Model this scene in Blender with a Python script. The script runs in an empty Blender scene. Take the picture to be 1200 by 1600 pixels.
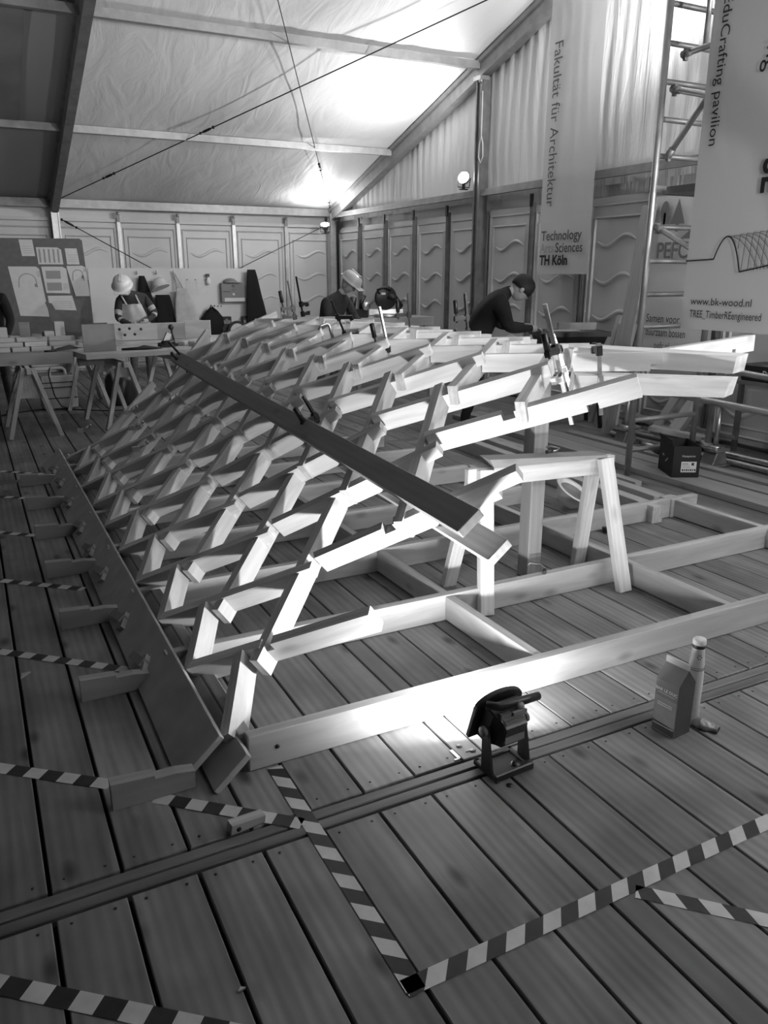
import bpy, bmesh, math, random
from mathutils import Vector as V, Matrix as M
from mathutils import noise as mnoise
random.seed(7)
SC = bpy.context.scene
COL = SC.collection
PI = math.pi

# ------------------------------------------------------------------ camera
cam_d = bpy.data.cameras.new('camera'); cam = bpy.data.objects.new('camera', cam_d); COL.objects.link(cam)
PITCH, YAW, FPX = 0.294821, 0.476018, 1228.67
cam_d.sensor_fit = 'HORIZONTAL'; cam_d.sensor_width = 36.0; cam_d.lens = 36.0*FPX/1200.0
cam_d.clip_start = 0.05; cam_d.clip_end = 100
cam.location = (0, 0, 1.6)
_f = V((math.sin(YAW)*math.cos(PITCH), math.cos(YAW)*math.cos(PITCH), -math.sin(PITCH)))
cam.rotation_euler = _f.to_track_quat('-Z', 'Y').to_euler()
SC.camera = cam
# ------------------------------------------------------------------ world, light, exposure
SC.view_settings.view_transform = 'Standard'
SC.view_settings.look = 'None'
SC.view_settings.gamma = 1.0
SC.view_settings.use_curve_mapping = False
SC.view_settings.exposure = 0.2
wd = bpy.data.worlds.new('world'); SC.world = wd; wd.use_nodes = True
wd.node_tree.nodes['Background'].inputs[0].default_value = (1, 1, 1, 1)
wd.node_tree.nodes['Background'].inputs[1].default_value = 0.035

def lamp(name, kind, loc, target, energy, **k):
    d = bpy.data.lights.new(name, kind); d.energy = energy; d.color = (1, 1, 1)
    for a, b in k.items(): setattr(d, a, b)
    o = bpy.data.objects.new(name, d); COL.objects.link(o); o.location = loc
    o.rotation_euler = (V(target)-V(loc)).to_track_quat('-Z', 'Y').to_euler()
    return o
# tent floodlights and added fill, thrown up to the roof skin (gable and corner have fixtures)
lamp('flood_gable', 'SPOT', (6.05, 9.58, 2.90), (3.9, 10.7, 3.7), 205, spot_size=3.0, spot_blend=0.8, shadow_soft_size=0.08)
lamp('flood_corner', 'SPOT', (6.02, 13.92, 2.52), (5.5, 13.2, 3.6), 62, spot_size=2.6, spot_blend=0.8, shadow_soft_size=0.07)
lamp('fill_right', 'SPOT', (5.2, -0.3, 2.1), (4.5, 1.3, 3.5), 820, spot_size=2.4, spot_blend=0.8, shadow_soft_size=0.1)  # added fill out of view, bounced off the roof onto the right side
lamp('flood_mid', 'SPOT', (6.1, 5.6, 3.6), (4.6, 7.6, 4.9), 300, spot_size=2.5, spot_blend=0.8, shadow_soft_size=0.1)
lamp('fill_front', 'SPOT', (3.3, -.35, 2.2), (3.7, 1.8, 3.5), 215, spot_size=2.5, spot_blend=0.8, shadow_soft_size=0.1)  # added fill behind the camera, lifts the foreground and the tower banner
lamp('fill_left', 'SPOT', (-1.6, 8.6, 2.5), (-.6, 9.2, 4.2), 50, spot_size=2.5, spot_blend=0.8, shadow_soft_size=0.1)  # added fill without a fixture, lifts the dark left bay
# the work lamp on the floor in front of the timber frame
lamp('work_lamp_light', 'AREA', (1.415, 1.955, 0.168), (1.95, 4.0, 1.2), 28, shape='RECTANGLE', size=.12, size_y=.10)

# ------------------------------------------------------------------ materials (a black and white picture: greys only)
def new_mat(name):
    m = bpy.data.materials.new(name); m.use_nodes = True
    nt = m.node_tree; b = nt.nodes['Principled BSDF']
    return m, nt, b
def g3(v): return (v, v, v, 1)
def plain(name, v, rough=0.6, metal=0.0, noise=0.0, scale=30, bump=0.0, transm=0.0):
    m, nt, b = new_mat(name)
    b.inputs['Base Color'].default_value = g3(v)
    b.inputs['Roughness'].default_value = rough; b.inputs['Metallic'].default_value = metal
    if noise or bump:
        tc = nt.nodes.new('ShaderNodeTexCoord'); n = nt.nodes.new('ShaderNodeTexNoise')
        n.inputs['Scale'].default_value = scale; n.inputs['Detail'].default_value = 4
        nt.links.new(tc.outputs['Object'], n.inputs['Vector'])
        if noise:
            r = nt.nodes.new('ShaderNodeMapRange')
            r.inputs['From Min'].default_value = .3; r.inputs['From Max'].default_value = .7
            r.inputs['To Min'].default_value = max(0, v*(1-noise)); r.inputs['To Max'].default_value = v*(1+noise)
            nt.links.new(n.outputs['Fac'], r.inputs['Value']); nt.links.new(r.outputs[0], b.inputs['Base Color'])
        if bump:
            bp = nt.nodes.new('ShaderNodeBump'); bp.inputs['Strength'].default_value = bump; bp.inputs['Distance'].default_value = .01
            nt.links.new(n.outputs['Fac'], bp.inputs['Height']); nt.links.new(bp.outputs[0], b.inputs['Normal'])
    return m
def wood(name, v, contrast=0.22, rough=0.6, stretch=9.0, scale=14, vary=0.12, knots=0.5, spots=0.0, axis='X'):
    """grain runs along the object's own X axis; every object gets its own offset and tone"""
    m, nt, b = new_mat(name); N = nt.nodes.new; L = nt.links.new
    tc = N('ShaderNodeTexCoord'); oi = N('ShaderNodeObjectInfo'); ad = N('ShaderNodeVectorMath'); ad.operation = 'ADD'
    sc = N('ShaderNodeVectorMath'); sc.operation = 'SCALE'; sc.inputs['Scale'].default_value = 37.0
    cx = N('ShaderNodeCombineXYZ')
    for i in range(3): L(oi.outputs['Random'], cx.inputs[i])
    L(cx.outputs[0], sc.inputs[0]); L(tc.outputs['Object'], ad.inputs[0]); L(sc.outputs[0], ad.inputs[1])
    mp = N('ShaderNodeMapping')
    s = [scale]*3; s['XYZ'.index(axis)] = scale/stretch
    mp.inputs['Scale'].default_value = s
    L(ad.outputs[0], mp.inputs['Vector'])
    n1 = N('ShaderNodeTexNoise'); n1.inputs['Scale'].default_value = 1.0; n1.inputs['Detail'].default_value = 6; n1.inputs['Distortion'].default_value = .6
    L(mp.outputs[0], n1.inputs['Vector'])
    w = N('ShaderNodeTexWave'); w.wave_type = 'BANDS'; w.bands_direction = 'Y' if axis != 'Y' else 'X'
    w.inputs['Scale'].default_value = .55; w.inputs['Distortion'].default_value = 6; w.inputs['Detail'].default_value = 3; w.inputs['Detail Scale'].default_value = .6
    L(mp.outputs[0], w.inputs['Vector'])
    mx = N('ShaderNodeMix'); mx.data_type = 'FLOAT'; mx.inputs[0].default_value = .14
    L(n1.outputs['Fac'], mx.inputs[2]); L(w.outputs['Fac'], mx.inputs[3])
    r = N('ShaderNodeMapRange'); r.inputs['From Min'].default_value = .2; r.inputs['From Max'].default_value = .8
    r.inputs['To Min'].default_value = 1-contrast; r.inputs['To Max'].default_value = 1+contrast*.6
    L(mx.outputs[0], r.inputs['Value'])
    rv = N('ShaderNodeMapRange'); rv.inputs['To Min'].default_value = v*(1-vary); rv.inputs['To Max'].default_value = v*(1+vary)
    L(oi.outputs['Random'], rv.inputs['Value'])
    mu = N('ShaderNodeMath'); mu.operation = 'MULTIPLY'; L(r.outputs[0], mu.inputs[0]); L(rv.outputs[0], mu.inputs[1])
    out = mu.outputs[0]
    if knots:
        mk = N('ShaderNodeMapping'); k = [7.0]*3; k['XYZ'.index(axis)] = 3.2; mk.inputs['Scale'].default_value = k
        L(ad.outputs[0], mk.inputs['Vector'])
        vo = N('ShaderNodeTexVoronoi'); vo.inputs['Scale'].default_value = 1.0; L(mk.outputs[0], vo.inputs['Vector'])
        kr = N('ShaderNodeMapRange'); kr.inputs['From Min'].default_value = .06; kr.inputs['From Max'].default_value = .2
        kr.inputs['To Min'].default_value = 1-knots; kr.inputs['To Max'].default_value = 1
        L(vo.outputs['Distance'], kr.inputs['Value'])
        m2 = N('ShaderNodeMath'); m2.operation = 'MULTIPLY'; L(out, m2.inputs[0]); L(kr.outputs[0], m2.inputs[1]); out = m2.outputs[0]
    if spots:
        n3 = N('ShaderNodeTexNoise'); n3.inputs['Scale'].default_value = 2.3; n3.inputs['Detail'].default_value = 5
        L(ad.outputs[0], n3.inputs['Vector'])
        sr = N('ShaderNodeMapRange'); sr.inputs['From Min'].default_value = .35; sr.inputs['From Max'].default_value = .65
        sr.inputs['To Min'].default_value = 1-spots; sr.inputs['To Max'].default_value = 1+spots*.5
        L(n3.outputs['Fac'], sr.inputs['Value'])
        m3 = N('ShaderNodeMath'); m3.operation = 'MULTIPLY'; L(out, m3.inputs[0]); L(sr.outputs[0], m3.inputs[1]); out = m3.outputs[0]
    L(out, b.inputs['Base Color'])
    b.inputs['Roughness'].default_value = rough
    bp = N('ShaderNodeBump'); bp.inputs['Strength'].default_value = .15; bp.inputs['Distance'].default_value = .003
    L(n1.outputs['Fac'], bp.inputs['Height']); L(bp.outputs[0], b.inputs['Normal'])
    return m
def emit(name, s):
    m, nt, b = new_mat(name)
    b.inputs['Base Color'].default_value = g3(1); b.inputs['Emission Color'].default_value = g3(1); b.inputs['Emission Strength'].default_value = s
    return m
def fabric(name, v, trans=0.0, bump=.4, scale=2.2, stretch=(1, 1, 1)):
    m, nt, b = new_mat(name); N = nt.nodes.new; L = nt.links.new
    b.inputs['Base Color'].default_value = g3(v); b.inputs['Roughness'].default_value = .55
    tc = N('ShaderNodeTexCoord'); mp = N('ShaderNodeMapping'); mp.inputs['Scale'].default_value = stretch
    n = N('ShaderNodeTexNoise'); n.inputs['Scale'].default_value = scale; n.inputs['Detail'].default_value = 5; n.inputs['Distortion'].default_value = 1.5
    L(tc.outputs['Object'], mp.inputs['Vector']); L(mp.outputs[0], n.inputs['Vector'])
    bp = N('ShaderNodeBump'); bp.inputs['Strength'].default_value = bump; bp.inputs['Distance'].default_value = .05
    L(n.outputs['Fac'], bp.inputs['Height']); L(bp.outputs[0], b.inputs['Normal'])
    if trans:
        tr = N('ShaderNodeBsdfTransparent'); mx = N('ShaderNodeMixShader'); mx.inputs[0].default_value = trans
        L(b.outputs[0], mx.inputs[1]); L(tr.outputs[0], mx.inputs[2])
        L(mx.outputs[0], nt.nodes['Material Output'].inputs['Surface'])
    return m

W_LAT = wood('pale_spruce', .64, contrast=.32, scale=22, knots=.28)
W_FRAME = wood('frame_spruce', .46, contrast=.32, scale=18, knots=.4)
W_BEAM = wood('grey_larch', .27, contrast=.18, scale=18, knots=.25)
W_OLD = wood('old_timber', .30, contrast=.25, scale=16, knots=.35)
W_FLOOR = wood('floor_board', .215, contrast=.5, rough=.5, scale=17, stretch=12, vary=.17, knots=.72, spots=.36)
W_FLOORX = wood('floor_sill', .15, contrast=.35, rough=.55, scale=13, vary=.1, knots=.2, spots=.25)
W_TABLE = wood('bench_wood', .5, contrast=.2, scale=12, knots=.2)
W_PLATE = plain('birch_ply', .45, .6, noise=.14, scale=9)
M_UNDER = plain('floor_underside', .012, .9)
M_STEEL = plain('galvanised_steel', .55, .35, 1.0, noise=.15, scale=20)
M_ALU = plain('aluminium', .5, .42, .85, noise=.1, scale=12)
M_ALU_M = plain('anodised_aluminium', .34, .5, .6, noise=.12, scale=10)
M_ALU_D = plain('weathered_aluminium', .22, .5, .5, noise=.2, scale=8)
M_DARKM = plain('black_metal', .03, .4, .6)
M_BLACK = plain('black_plastic', .016, .42)
M_BLACKC = plain('black_cloth', .007, .9, noise=.3, scale=40)
M_GREYP = plain('grey_plastic', .2, .5)
M_RUBBER = plain('rubber', .02, .8)
M_PANEL = plain('wall_panel', .60, .42, noise=.03, scale=3)
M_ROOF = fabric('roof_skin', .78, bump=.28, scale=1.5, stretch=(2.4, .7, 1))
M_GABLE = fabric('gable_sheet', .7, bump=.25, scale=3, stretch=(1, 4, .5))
M_ROOFD = fabric('roof_skin_shaded', .30, bump=.12, scale=1.6)  # same roof skin, shade of the unlit left bay put into its colour
M_WHITE = plain('white_paint', .75, .5)
M_PAPER = plain('paper', .62, .8, noise=.05, scale=12)
M_PRINT = plain('print_black', .02, .7)
M_PRINTG = plain('print_grey', .1, .7)
M_BANNER = fabric('banner_cloth', .6, bump=.06, scale=3)
M_BANNERT = fabric('banner_mesh', .66, trans=.16, bump=.08, scale=2.5)
M_BOARD = plain('pin_board', .12, .7, noise=.12, scale=14)
M_SKIN = plain('skin', .34, .5)
M_DENIM = plain('work_trousers', .09, .85, noise=.3, scale=30)
M_SWEAT = plain('dark_sweater', .035, .9, noise=.25, scale=40)
M_STRIPE = plain('pale_knit', .42, .9)
M_APRON = plain('pale_apron', .5, .85, noise=.12, scale=10)
M_HELMET = plain('helmet_shell', .72, .3)
M_HELMETG = plain('grey_helmet_shell', .36, .35)
M_HAIR = plain('dark_hair', .015, .7)
M_SHOE = plain('work_shoe', .03, .7)
M_TAPEW = plain('tape_white', .52, .45, noise=.12, scale=14)
M_TAPEB = plain('tape_black', .022, .4, noise=.3, scale=18)
M_LENS = emit('lamp_lens', 25)
M_BOXC = plain('box_black', .009, .75)
M_CARTON = plain('carton_grey', .22, .45, noise=.08, scale=20)
M_CARTOND = plain('carton_dark', .05, .5, noise=.15, scale=30)
M_CARTONL = plain('carton_light', .42, .45)
M_BOTTLE = plain('bottle_white', .62, .35, noise=.06, scale=20)
M_CABLE = plain('black_cable', .02, .6)

# ------------------------------------------------------------------ helpers
ROOT = {}
def pm(parent):
    while parent is not None and parent.name not in ROOT: parent = parent.parent
    return ROOT[parent.name] if parent is not None else M.Identity(4)
def meta(o, label=None, cat=None, group=None, kind=None):
    if label: o['label'] = label
    if cat: o['category'] = cat
    if group: o['group'] = group
    if kind: o['kind'] = kind
    return o
def thing(name, label, cat, loc=(0, 0, 0), rz=0.0, group=None, kind=None):
    o = bpy.data.objects.new(name, None); COL.objects.link(o); o.empty_display_size = .1
    o.location = loc; o.rotation_euler = (0, 0, rz)
    ROOT[o.name] = M.Translation(loc) @ M.Rotation(rz, 4, 'Z')
    return meta(o, label, cat, group, kind)
def link_mesh(name, me, parent=None, W=None):
    """W = world matrix wanted for the mesh frame; defaults to the root's own frame"""
    o = bpy.data.objects.new(name, me); COL.objects.link(o)
    if parent is not None:
        o.parent = parent
        if W is None: pass
        else:
            P = abs_m(parent); o.matrix_basis = P.inverted() @ W
        ABS[o.name] = (abs_m(parent) @ o.matrix_basis)
    else:
        if W is not None: o.matrix_basis = W
        ABS[o.name] = o.matrix_basis.copy()
    return o
ABS = {}
def abs_m(o):
    if o.name in ABS: return ABS[o.name]
    if o.name in ROOT: return ROOT[o.name]
    return M.Identity(4)
class MB:
    def __init__(s): s.bm = bmesh.new(); s.mi = 0
    def _reg(s, faces):
        for f in faces: f.material_index = s.mi
    def verts_faces(s, vs, fs, smooth=False):
        b = [s.bm.verts.new(v) for v in vs]
        out = []
        for f in fs:
            try: q = s.bm.faces.new([b[i] for i in f])
            except ValueError: continue
            q.smooth = smooth; q.material_index = s.mi; out.append(q)
        return out
    def box(s, c, d, R=None, taper=(1, 1)):
        c = V(c); hx, hy, hz = d[0]/2, d[1]/2, d[2]/2
        vs = []
        for z in (-1, 1):
            t = taper if z > 0 else (1, 1)
            for x, y in ((-1, -1), (1, -1), (1, 1), (-1, 1)):
                p = V((x*hx*t[0], y*hy*t[1], z*hz))
                vs.append(c + (R @ p if R is not None else p))
        s.verts_faces(vs, [(3, 2, 1, 0), (4, 5, 6, 7), (0, 1, 5, 4), (1, 2, 6, 5), (2, 3, 7, 6), (3, 0, 4, 7)]); return s
    def bar(s, p0, p1, w, h, up=(0, 0, 1)):
        p0, p1 = V(p0), V(p1); x = (p1-p0); L = x.length; x.normalize()
        y = V(up).cross(x)
        if y.length < 1e-4: y = V((1, 0, 0)).cross(x)
        y.normalize(); z = x.cross(y)
        R = M((x, y, z)).transposed()
        return s.box((p0+p1)/2, (L, w, h), R)
    def prism(s, pts, th, O=(0, 0, 0), ax=(1, 0, 0), ay=(0, 0, 1)):
        """outline pts (2D) in plane ax/ay, extruded symmetrically by th along ax x ay"""
        O, ax, ay = V(O), V(ax).normalized(), V(ay).normalized(); n = ax.cross(ay).normalized()
        k = len(pts); vs = [O+ax*p[0]+ay*p[1]-n*th/2 for p in pts]+[O+ax*p[0]+ay*p[1]+n*th/2 for p in pts]
        fs = [tuple(range(k-1, -1, -1)), tuple(range(k, 2*k))]+[(i, (i+1) % k, k+(i+1) % k, k+i) for i in range(k)]
        s.verts_faces(vs, fs); return s
    def tube(s, pts, r, n=8, caps=True, smooth=True):
        pts = [V(p) for p in pts]; rr = r if isinstance(r, (list, tuple)) else [r]*len(pts)
        rings = []; up = None
        for i, p in enumerate(pts):
            t = (pts[min(i+1, len(pts)-1)]-pts[max(i-1, 0)]).normalized()
            if up is None:
                a = V((0, 0, 1)) if abs(t.z) < .9 else V((1, 0, 0)); up = (a - t*a.dot(t)).normalized()
            else:
                up = (up - t*up.dot(t)).normalized()
            sd = t.cross(up)
            rings.append([p+up*math.cos(2*PI*k/n)*rr[i]+sd*math.sin(2*PI*k/n)*rr[i] for k in range(n)])
        vs = [v for q in rings for v in q]; fs = []
        for i in range(len(pts)-1):
            for k in range(n): fs.append((i*n+k, i*n+(k+1) % n, (i+1)*n+(k+1) % n, (i+1)*n+k))
        s.verts_faces(vs, fs, smooth)
        if caps:
            b = len(vs)-n
            s.verts_faces(rings[0], [tuple(range(n-1, -1, -1))]); s.verts_faces(rings[-1], [tuple(range(n))])
        return s
    def lathe(s, prof, O=(0, 0, 0), n=16, R=None, smooth=True):
        O = V(O); vs = []; fs = []
        for (r, z) in prof:
            for k in range(n):
                p = V((r*math.cos(2*PI*k/n), r*math.sin(2*PI*k/n), z)); vs.append(O+(R @ p if R is not None else p))
        for i in range(len(prof)-1):
            for k in range(n): fs.append((i*n+k, i*n+(k+1) % n, (i+1)*n+(k+1) % n, (i+1)*n+k))
        s.verts_faces(vs, fs, smooth)
        for i in (0, len(prof)-1):
            if prof[i][0] > 1e-5: s.verts_faces(vs[i*n:(i+1)*n], [tuple(range(n)) if i else tuple(range(n-1, -1, -1))])
        return s
    def ball(s, c, r, seg=14, rings=9, R=None):
        rr = r if isinstance(r, (tuple, list)) else (r, r, r); c = V(c)
        vs = []; fs = []
        for i in range(rings+1):
            a = PI*i/rings
            for k in range(seg):
                b = 2*PI*k/seg; p = V((rr[0]*math.sin(a)*math.cos(b), rr[1]*math.sin(a)*math.sin(b), rr[2]*math.cos(a)))
                vs.append(c+(R @ p if R is not None else p))
        for i in range(rings):
            for k in range(seg): fs.append((i*seg+k, (i+1)*seg+k, (i+1)*seg+(k+1) % seg, i*seg+(k+1) % seg))
        s.verts_faces(vs, fs, True); return s
    def grid(s, fn, nu, nv, smooth=True):
        vs = [fn(u/nu, v/nv) for v in range(nv+1) for u in range(nu+1)]
        fs = [(v*(nu+1)+u, v*(nu+1)+u+1, (v+1)*(nu+1)+u+1, (v+1)*(nu+1)+u) for v in range(nv) for u in range(nu)]
        s.verts_faces(vs, fs, smooth); return s
    def mesh(s, name, mats, clean=True):
        if clean: bmesh.ops.remove_doubles(s.bm, verts=s.bm.verts, dist=1e-5)
        bmesh.ops.recalc_face_normals(s.bm, faces=s.bm.faces)
        me = bpy.data.meshes.new(name); s.bm.to_mesh(me); s.bm.free()
        for m in (mats if isinstance(mats, (list, tuple)) else [mats]): me.materials.append(m)
        return me
    def build(s, name, mats, parent=None, world=False, bevel=0):
        """world=True: the geometry is in world coordinates even though the part hangs under parent"""
        if bevel:
            bmesh.ops.remove_doubles(s.bm, verts=s.bm.verts, dist=1e-5)
            bmesh.ops.recalc_face_normals(s.bm, faces=s.bm.faces)
            es = [e for e in s.bm.edges if len(e.link_faces) == 2 and e.calc_face_angle(0) > .6]
            try: bmesh.ops.bevel(s.bm, geom=es, offset=bevel, segments=1, affect='EDGES', profile=.5)
            except Exception: pass
        if world and parent is not None:
            s.bm.transform(abs_m(parent).inverted())
        return link_mesh(name, s.mesh(name, mats), parent)
BEAMS = {}
def frame_m(p0, p1, up=(0, 0, 1)):
    p0, p1 = V(p0), V(p1); x = (p1-p0).normalized(); y = V(up).cross(x)
    if y.length < 1e-4: y = V((0, 1, 0)).cross(x)
    y.normalize(); z = x.cross(y)
    R = M((x, y, z)).transposed().to_4x4()
    return M.Translation((p0+p1)/2) @ R
def beam(name, p0, p1, w, h, mat, parent=None, up=(0, 0, 1), cache=True):
    """squared timber between two world points, grain along it (own local frame)"""
    L = (V(p1)-V(p0)).length; key = (round(L, 2), round(w, 3), round(h, 3), mat.name)
    me = BEAMS.get(key) if cache else None
    if me is None:
        b = MB(); b.box((0, 0, 0), (L, w, h)); bmesh.ops.bevel(b.bm, geom=list(b.bm.edges), offset=min(.003, w*.08, h*.08), segments=1, affect='EDGES')
        me = b.mesh(name, mat)
        if cache: BEAMS[key] = me
    return link_mesh(name, me, parent, frame_m(p0, p1, up))
def copy_tree(o, parent=None):
    c = o.copy(); COL.objects.link(c)
    if parent is not None: c.parent = parent
    for ch in o.children: copy_tree(ch, c)
    return c
def text(body, size, O, right, up, mat, parent, name='lettering', align='LEFT', weight=0.0, sx=1.0):
    cu = bpy.data.curves.new(name, 'FONT'); cu.body = body; cu.size = size; cu.align_x = align; cu.offset = weight
    cu.resolution_u = 3
    t = bpy.data.objects.new(name, cu); COL.objects.link(t)
    dg = bpy.context.evaluated_depsgraph_get(); dg.update()
    me = bpy.data.meshes.new_from_object(t.evaluated_get(dg))
    bpy.data.objects.remove(t)
    me.materials.clear(); me.materials.append(mat)
    right, up = V(right).normalized(), V(up).normalized()
    n = right.cross(up)
    R = M((right, up, n)).transposed().to_4x4()
    return link_mesh(name, me, parent, M.Translation(O) @ R @ M.Diagonal((sx, 1, 1, 1)))
def struct(o): o['kind'] = 'structure'; return o

# ------------------------------------------------------------------ setting: plank floor
floor = thing('floor', None, None, kind='structure')
b = MB(); b.box((1.6, 6.5, -.05), (10.6, 16.5, .02)); b.build('floor_base', M_UNDER, floor)
gaps = [-2.27+.1885*k for k in range(0, 20)]
gaps = [g for g in gaps if g < 1.25]+[1.312]
cols = list(zip(gaps[:-1], gaps[1:]))+[(1.312, 1.403)]
x = 1.403
while x < 6.5: cols.append((x, min(x+.192, 6.55))); x += .192
rows = [(-.6, 1.846), (1.952, 6.75), (6.855, 11.6), (11.6, 14.6)]
PL = {}
def plank(x0, x1, y0, y1, name='plank', mat=None, alongx=False):
    mat = mat or W_FLOOR
    g = .0055 if x0 < .9 else .0036
    L, w = ((x1-x0, y1-y0) if alongx else (y1-y0, x1-x0)); w -= 2*g; L -= .004
    key = (round(L, 2), round(w, 3), mat.name)
    me = PL.get(key)
    if me is None:
        q = MB(); hw, hl = w/2, L/2; c = .003
        q.verts_faces([(-hl, -hw, -.03), (hl, -hw, -.03), (hl, hw, -.03), (-hl, hw, -.03), (-hl, -hw, -c), (hl, -hw, -c), (hl, hw, -c), (-hl, hw, -c),
                       (-hl+c, -hw+c, 0), (hl-c, -hw+c, 0), (hl-c, hw-c, 0), (-hl+c, hw-c, 0)],
                      [(0, 1, 5, 4), (1, 2, 6, 5), (2, 3, 7, 6), (3, 0, 4, 7), (4, 5, 9, 8), (5, 6, 10, 9), (6, 7, 11, 10), (7, 4, 8, 11), (8, 9, 10, 11)])
        me = q.mesh('plank', mat, clean=False); PL[key] = me
    W = M.Translation(((x0+x1)/2, (y0+y1)/2, random.uniform(-.0015, 0)))
    if not alongx: W = W @ M.Rotation(PI/2, 4, 'Z')
    return link_mesh(name, me, floor, W)
for ri, (y0, y1) in enumerate(rows):
    for ci, (x0, x1) in enumerate(cols):
        if ri == 0 and (x1 < -.9 or x0 > 3.4): continue
        if ri == 1 and x1 < -1.2: continue
        plank(x0, x1, y0, y1, mat=W_FLOORX if abs(x0-1.312) < .001 and ri < 2 else None)
for (y0, y1) in ((1.85, 1.899), (1.899, 1.948), (6.755, 6.802), (6.802, 6.85)):
    xs = [-2.3, 1.36, 6.5]
    for a, c in zip(xs[:-1], xs[1:]): plank(a, c, y0, y1, 'sill_plank', W_FLOORX, True)
# screw heads and bolt holes along the sill, and the small metal latches let into the boards
b = MB()
for (x0, x1) in cols:
    if -.6 < x0 < 3.2:
        for yy in (1.815, 1.99):
            for xx in (x0+.04, x1-.04): b.lathe([(.0045, 0), (.0045, .0012), (0, .0012)], (xx, yy, -.0005), 6)
o = b.build('screw_head', M_DARKM, floor); o['kind'] = 'stuff'
for (xx, yy) in ((1.372, 1.985), (1.345, 2.03), (1.345, 1.80), (1.372, 1.765)):
    b = MB(); b.lathe([(.011, 0), (.011, .002), (0, .002)], (xx, yy, -.0006), 10); b.build('bolt_hole', M_BLACK, floor)
for (xx, yy) in ((1.305, 2.0), (1.53, 2.0)):
    b = MB(); b.bar((xx, yy-.035, .001), (xx, yy+.02, .001), .012, .003); b.bar((xx-.02, yy-.035, .001), (xx, yy-.035, .001), .008, .003); b.build('latch', M_STEEL, floor)

# ------------------------------------------------------------------ setting: tent walls, frame, roof
YB, XR, PW = 14.5, 6.42, .99
EAVE, SL = 2.70, .305
def roofz(y): return EAVE+(14.45-y)*SL
wall_back = thing('wall_back', None, None, kind='structure')
wall_right = thing('wall_right', None, None, kind='structure')
ceiling = thing('ceiling', None, None, kind='structure')
def panel_mesh(W=.93, H=2.36):
    """hard wall panel: flat sheet with a raised frame and five raised wavy ribs; local x along wall, z up, front = -y"""
    b = MB(); b.box((0, .012, H/2), (W, .024, H))
    def ridge(x0, x1, z0, z1, w=.022, h=.012):
        o = [(x0, z0), (x1, z0), (x1, z1), (x0, z1)]; i1 = [(x0+w/2, z0+w/2), (x1-w/2, z0+w/2), (x1-w/2, z1-w/2), (x0+w/2, z1-w/2)]
        i2 = [(x0+w, z0+w), (x1-w, z0+w), (x1-w, z1-w), (x0+w, z1-w)]
        vs = [(p[0], 0, p[1]) for p in o]+[(p[0], -h, p[1]) for p in i1]+[(p[0], 0, p[1]) for p in i2]
        fs = []
        for k in range(4):
            n = (k+1) % 4; fs += [(k, n, 4+n, 4+k), (4+k, 4+n, 8+n, 8+k)]
        b.verts_faces(vs, fs)
    ridge(-W/2+.03, W/2-.03, .05, H-.07, .03, .018)
    ridge(-W/2+.1, W/2-.1, .14, H-.2, .028, .02)
    n = 14
    for zc in (.30, .70, 1.10, 1.50, 1.90):
        vs = []
        for k in range(n+1):
            t = k/n; xx = (t-.5)*(W-.32); zz = zc-.055*math.sin(2*PI*t)
            wd_ = .007+.024*math.sin(PI*t)**.7; hh = .004+.030*math.sin(PI*t)**.6
            vs += [(xx, 0, zz-wd_), (xx, -hh, zz-wd_*.1), (xx, 0, zz+wd_)]
        fs = []
        for k in range(n): fs += [(3*k, 3*k+3, 3*k+4, 3*k+1), (3*k+1, 3*k+4, 3*k+5, 3*k+2)]
        b.verts_faces(vs, fs, True)
    return b.mesh('wall_panel', M_PANEL)
PANEL = panel_mesh()
for k in range(-3, 5):
    xc = 1.47+PW*(k+.5)
    link_mesh('wall_panel', PANEL, wall_back, M.Translation((xc, YB, .04)))
for k in range(14):
    yc = 14.33-PW*(k+.5)
    link_mesh('wall_panel', PANEL, wall_right, M.Translation((XR, yc, .04)) @ M.Rotation(-PI/2, 4, 'Z'))
# sheet behind, strip above the panels
b = MB(); b.box((2.0, YB+.07, 1.4), (9.2, .02, 2.9)); b.build('wall_sheet', M_GABLE, wall_back)
for k in range(-3, 5):
    b = MB(); x0 = 1.47+PW*k
    b.box((x0+PW/2, YB-.005, 2.44), (PW-.05, .03, .05)); b.build('panel_rail', M_PANEL, wall_back)
for k in range(-2, 5):                                     # joint posts between panels
    xx = 1.47+PW*k
    if k == 0: continue
    b = MB(); b.box((xx, YB-.02, 1.24), (.055, .05, 2.48)); b.box((xx-.012, YB-.05, 1.24), (.01, .012, 2.48)); b.box((xx+.012, YB-.05, 1.24), (.01, .012, 2.48))
    o = b.build('panel_post', M_ALU, wall_back)
    b = MB(); b.box((xx, YB-.05, 2.50), (.05, .025, .16)); b.build('post_clip', M_ALU_D, o)
    b = MB(); b.lathe([(.022, 0), (.022, .02), (.01, .03), (0, .03)], (xx, YB-.065, 2.55), 10, M.Rotation(PI/2, 3, 'X')); b.build('clip_bolt', M_STEEL, o)
for k in range(1, 14):
    yy = 14.33-PW*k
    if abs(yy-9.40) < .1 or abs(yy-4.4) < .15: continue
    b = MB(); b.box((XR-.02, yy, 1.22), (.05, .055, 2.44)); b.box((XR-.05, yy-.012, 1.22), (.012, .01, 2.44)); b.box((XR-.05, yy+.012, 1.22), (.012, .01, 2.44))
    o = b.build('panel_post', M_ALU_D, wall_right)
    b = MB(); b.box((XR-.05, yy, 2.46), (.025, .045, .15)); b.build('post_clip', M_DARKM, o)
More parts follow.
